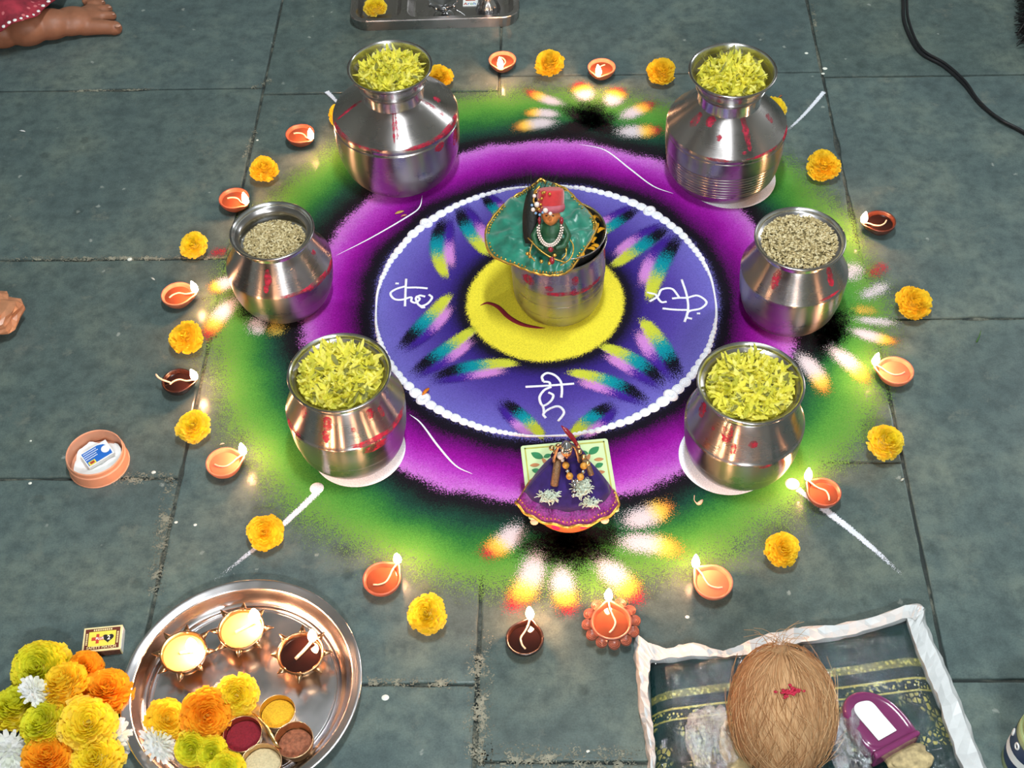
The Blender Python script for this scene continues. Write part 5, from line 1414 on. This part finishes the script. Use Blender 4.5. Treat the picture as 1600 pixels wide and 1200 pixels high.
def hit_nut(u, v):
    Rm = cn.rotation_euler.to_matrix().transposed()
    d = Rm @ (FWD + RGT * ((u - 800) / FPX) + UPV * (-(v - 600) / FPX)).normalized(); o = Rm @ (CAM - Vector(cn.location)) - Vector((0, 0, .083))
    S = Vector((1 / cr[0], 1 / cr[1], 1 / cr[2])); O = Vector((o.x * S.x, o.y * S.y, o.z * S.z)); D = Vector((d.x * S.x, d.y * S.y, d.z * S.z))
    A, B, Cq = D.dot(D), 2 * O.dot(D), O.dot(O) - 1; t = (-B - math.sqrt(max(0, B * B - 4 * A * Cq))) / (2 * A); return o + d * t + Vector((0, 0, .083))
m = MB(); Q = random.Random(2)
for i in range(34):
    p = hit_nut(1238 + Q.gauss(0, 7), 1083 + Q.gauss(0, 3.5)); m.ball(p + (p - Vector((0, 0, .083))).normalized() * .0025, (.0026, .0026, .0014), 7, 5)
m.build('kumkum_mark', M['kumkum'], cn)
# purple arched bottle
M['purple_plastic'] = simple('purple_plastic', (118, 46, 92), .14, 0, .12, 30, .05, .6, coat=.6)
pb = empty('purple_bottle', (0, 0, 0)); tag(pb, 'arched purple plastic bottle with blank white label, lying beside the coconut', 'bottle')
ol = [(1367, 1190), (1439, 1149), (1436, 1140), (1414, 1110), (1390, 1090), (1366, 1079), (1340, 1076), (1322, 1085), (1315, 1100), (1320, 1122), (1342, 1158)]
W3 = [PX(u, v, .055) for u, v in ol]; cm = sum(W3, Vector()) / len(W3)
m = MB(); nl = len(W3)
lays = [(.96, .028), (1.0, .034), (1.0, .048), (.95, .0545), (.86, .056), (.82, .0535), (.5, .053)]
vs = [Vector((cm.x + (p.x - cm.x) * s, cm.y + (p.y - cm.y) * s, z)) for s, z in lays for p in W3]
fs = [(k * nl + i, k * nl + (i + 1) % nl, (k + 1) * nl + (i + 1) % nl, (k + 1) * nl + i) for k in range(len(lays) - 1) for i in range(nl)]
fs.append(tuple((len(lays) - 1) * nl + i for i in range(nl))); fs.append(tuple(range(nl))[::-1]); m.add(vs, fs); o = m.build('bottle_body', M['purple_plastic'], pb)
o.modifiers.new('sub', 'SUBSURF').render_levels = 2
m = MB(); b0, b1, b2, b3 = PX(1362, 1180, .05), PX(1432, 1143, .05), PX(1438, 1150, .05), PX(1368, 1190, .05)
plate(m, [b0, b3, b2, b1], .030, .0585); bevel(m.build('base_block', M['purple_plastic'], pb, False), .003, 3)
lbp = smooth_path([PX(u, v, .056) for u, v in ((1373, 1157), (1355, 1136), (1337, 1114), (1336, 1102), (1347, 1096), (1362, 1097), (1380, 1117), (1401, 1141))], 4)
m = MB(); plate(m, lbp, .0545, .0562); m.build('label_patch', M['white_card'], pb, False, label='blank white arched label')
# clear pouches
for (u, v, r, sd, lab) in ((1112, 1158, (.028, .046, .018), 3, 'crinkled clear pouch left of the coconut on the saree packet'), (1330, 1165, (.026, .045, .016), 8, 'crumpled clear plastic between the coconut and the purple bottle')):
    c = PX(u, v, .042); m = crumple(c, r, sd, .5, 30, 20, 0, 1.6); o = m.build('clear_pouch', M['bag_film'], None, False); tag(o, lab, 'plastic pouch', 'clear pouches on the packet')
M['raffia'] = simple('beige_filling', (176, 158, 116), .8, 0, .4, 120, .8)
c = PX(1150, 1175, .032); m = crumple(c, (.018, .045, .008), 13, .3); o = m.build('beige_filling', M['raffia'], None); tag(o, 'beige dried stuff in a pouch left of the coconut', 'filling')
c = PX(1418, 1186, .034); m = crumple(c, (.030, .020, .008), 15, .3); o = m.build('beige_filling', M['raffia'], None); tag(o, 'beige dried stuff below the purple bottle', 'filling')
# jar at the lower right corner
e_ = PX(1584, 1165, .055); jr = .036
jb = empty('jar', (e_.x + jr, e_.y, .0002)); tag(jb, 'jar with blue and white label at the lower right corner', 'jar')
M['jar_body'] = simple('pale_green_plastic', (150, 160, 110), .3, 0, .1, 60); M['navy'] = simple('navy_print', (22, 44, 84), .4, 0, .1, 60)
m = MB(); m.lathe(dense([(.0001, 0), (jr * .9, 0), (jr, .004), (jr, .080), (jr * .94, .086), (jr * .9, .088), (jr * .9, .104), (jr * .86, .107), (.0001, .107)], 3), 48); m.build('jar_body', M['jar_body'], jb)
m = MB(); m.lathe([(jr + .0004, .012), (jr + .0005, .074)], 48); m.build('label_band', M['navy'], jb)
m = MB(); rows = []
for i in range(25):
    a = pi * (.5 + 1.25 * i / 24); k = .004 * i / 24; rows.append([Vector(((jr + .0009) * cos(a), (jr + .0009) * sin(a), .018 + .0012 * i)), Vector(((jr + .0009) * cos(a), (jr + .0009) * sin(a), .036 + .0010 * i))])
m.strip(rows); m.build('white_swoosh', M['white_card'], jb)
m = MB()
for a0, z0 in ((2.75, .062), (3.3, .066)): m.tube([((jr + .0012) * cos(a0 + .09 * cos(t)), (jr + .0012) * sin(a0 + .09 * cos(t)), z0 + .005 * sin(t)) for t in [2 * pi * i / 16 for i in range(16)]], .0012, 5, closed=True)
m.build('letter_o', M['white_card'], jb)

# ------------------------------------------------------------------ small scraps on the floor
def scrap(u, v, L, w, d, rgb, label, cat='petal', name='petal_scrap', z=.0016, group='petals fallen on the floor'):
    p = PX(u, v, z); m = MB()
    m.strip([[p + Vector((cos(d) * L * (t - .5) - sin(d) * w * q * s, sin(d) * L * (t - .5) + cos(d) * w * q * s, .0012 * sin(pi * t) + (.0005 if s == 0 else 0))) for s in (-1, 0, 1)] for t, q in ((0, .2), (.3, .9), (.7, 1), (1, .4))], lin(rgb))
    o = m.build(name, M['loose_petal']); o.modifiers.new('thick', 'SOLIDIFY').thickness = .0004; tag(o, label, cat, group)
scrap(665, 612, .017, .0028, .9, (240, 150, 40), 'orange petal lying on the white bead ring', z=.0055)
scrap(624, 332, .016, .003, .4, (236, 206, 120), 'pale yellow petal on the lilac powder below the far left pot')
scrap(631, 337, .010, .002, .4, (230, 160, 140), 'tiny pink petal beside the pale petal on the lilac powder')
scrap(347, 694, .007, .0012, .3, (230, 230, 220), 'tiny white scrap by the plain orange lamp')
scrap(1219, 151, .010, .0016, .8, (190, 120, 90), 'tiny brown scrap near the far ribbed pot')
scrap(239, 436, .009, .0014, -.7, (236, 236, 230), 'white rice grain left of the lamp with the bent wick', 'rice grain', 'rice_grain', group='rice grains')
scrap(35, 205, .012, .0018, -.3, (236, 240, 240), 'white rice grain on the dark slab at the upper left', 'rice grain', 'rice_grain', group='rice grains')
scrap(1410, 750, .007, .0014, .7, (220, 224, 214), 'white rice grain near the tall oval marigold', 'rice grain', 'rice_grain', group='rice grains')
m = MB(); m.tube(smooth_path([PX(1085, 774, .003), PX(1085, 782, .003), PX(1091, 787, .0025), PX(1098, 781, .003)], 5), [.0006] * 8 + [.0012, .002, .0026, .003, .003, .0026, .002, .001][:8], 6); o = m.build('dried_stalk', M['wick']); tag(o, 'curled dried stalk on the dark green powder near the right pot', 'stalk')
m = MB(); m.tube(smooth_path([PX(1526, 534, .002), PX(1530, 526, .002), PX(1533, 516, .002)], 4), [.0014, .0014, .0012, .001, .0008, .0007, .0006, .0004, .0003], 5); o = m.build('dried_stalk', M['leaf']); tag(o, 'thin green stalk on the plain slab at the right', 'stalk')
wd = MB(); wd.lathe([(.0001, .0011), (.6, .0010), (1, 0)], 12); wd.f = [f[::-1] for f in wd.f]
M['wax_drop'] = simple('wax_drop', (222, 226, 216), .5, 0, .08, 100)
wme = wd.mesh('wax_drop', M['wax_drop'])
for u, v, r, lab in ((47, 755, .0028, 'white wax drop on the joint left of the round peach box'), (48, 689, .0018, 'white wax drop on the slab left of the round peach box'), (240, 738, .0034, 'white wax drop right of the round peach box'), (275, 816, .0026, 'left white wax drop above the thali'), (305, 820, .0026, 'right white wax drop above the thali'), (602, 1090, .0050, 'large white wax drop right of the thali'),
                     (1260, 83, .0036, 'white wax drop right of the far ribbed pot'), (1289, 107, .0046, 'larger white spot on the joint crossing at the upper right'), (1286, 115, .0034, 'smaller white spot on the joint crossing at the upper right'), (203, 405, .0048, 'cream wax lump on the joint at the left'), (402, 219, .0024, 'tiny white drop left of the far reddish lamp'), (1074, 964, .0030, 'pale drop above the saree packet'), (919, 1174, .0024, 'small white drop on the near middle slab')):
    o = link('wax_drop', wme, None, PX(u, v, .0)); o.scale = (r, r * .85, 1); tag(o, lab, 'wax drop', 'wax drops on the floor')
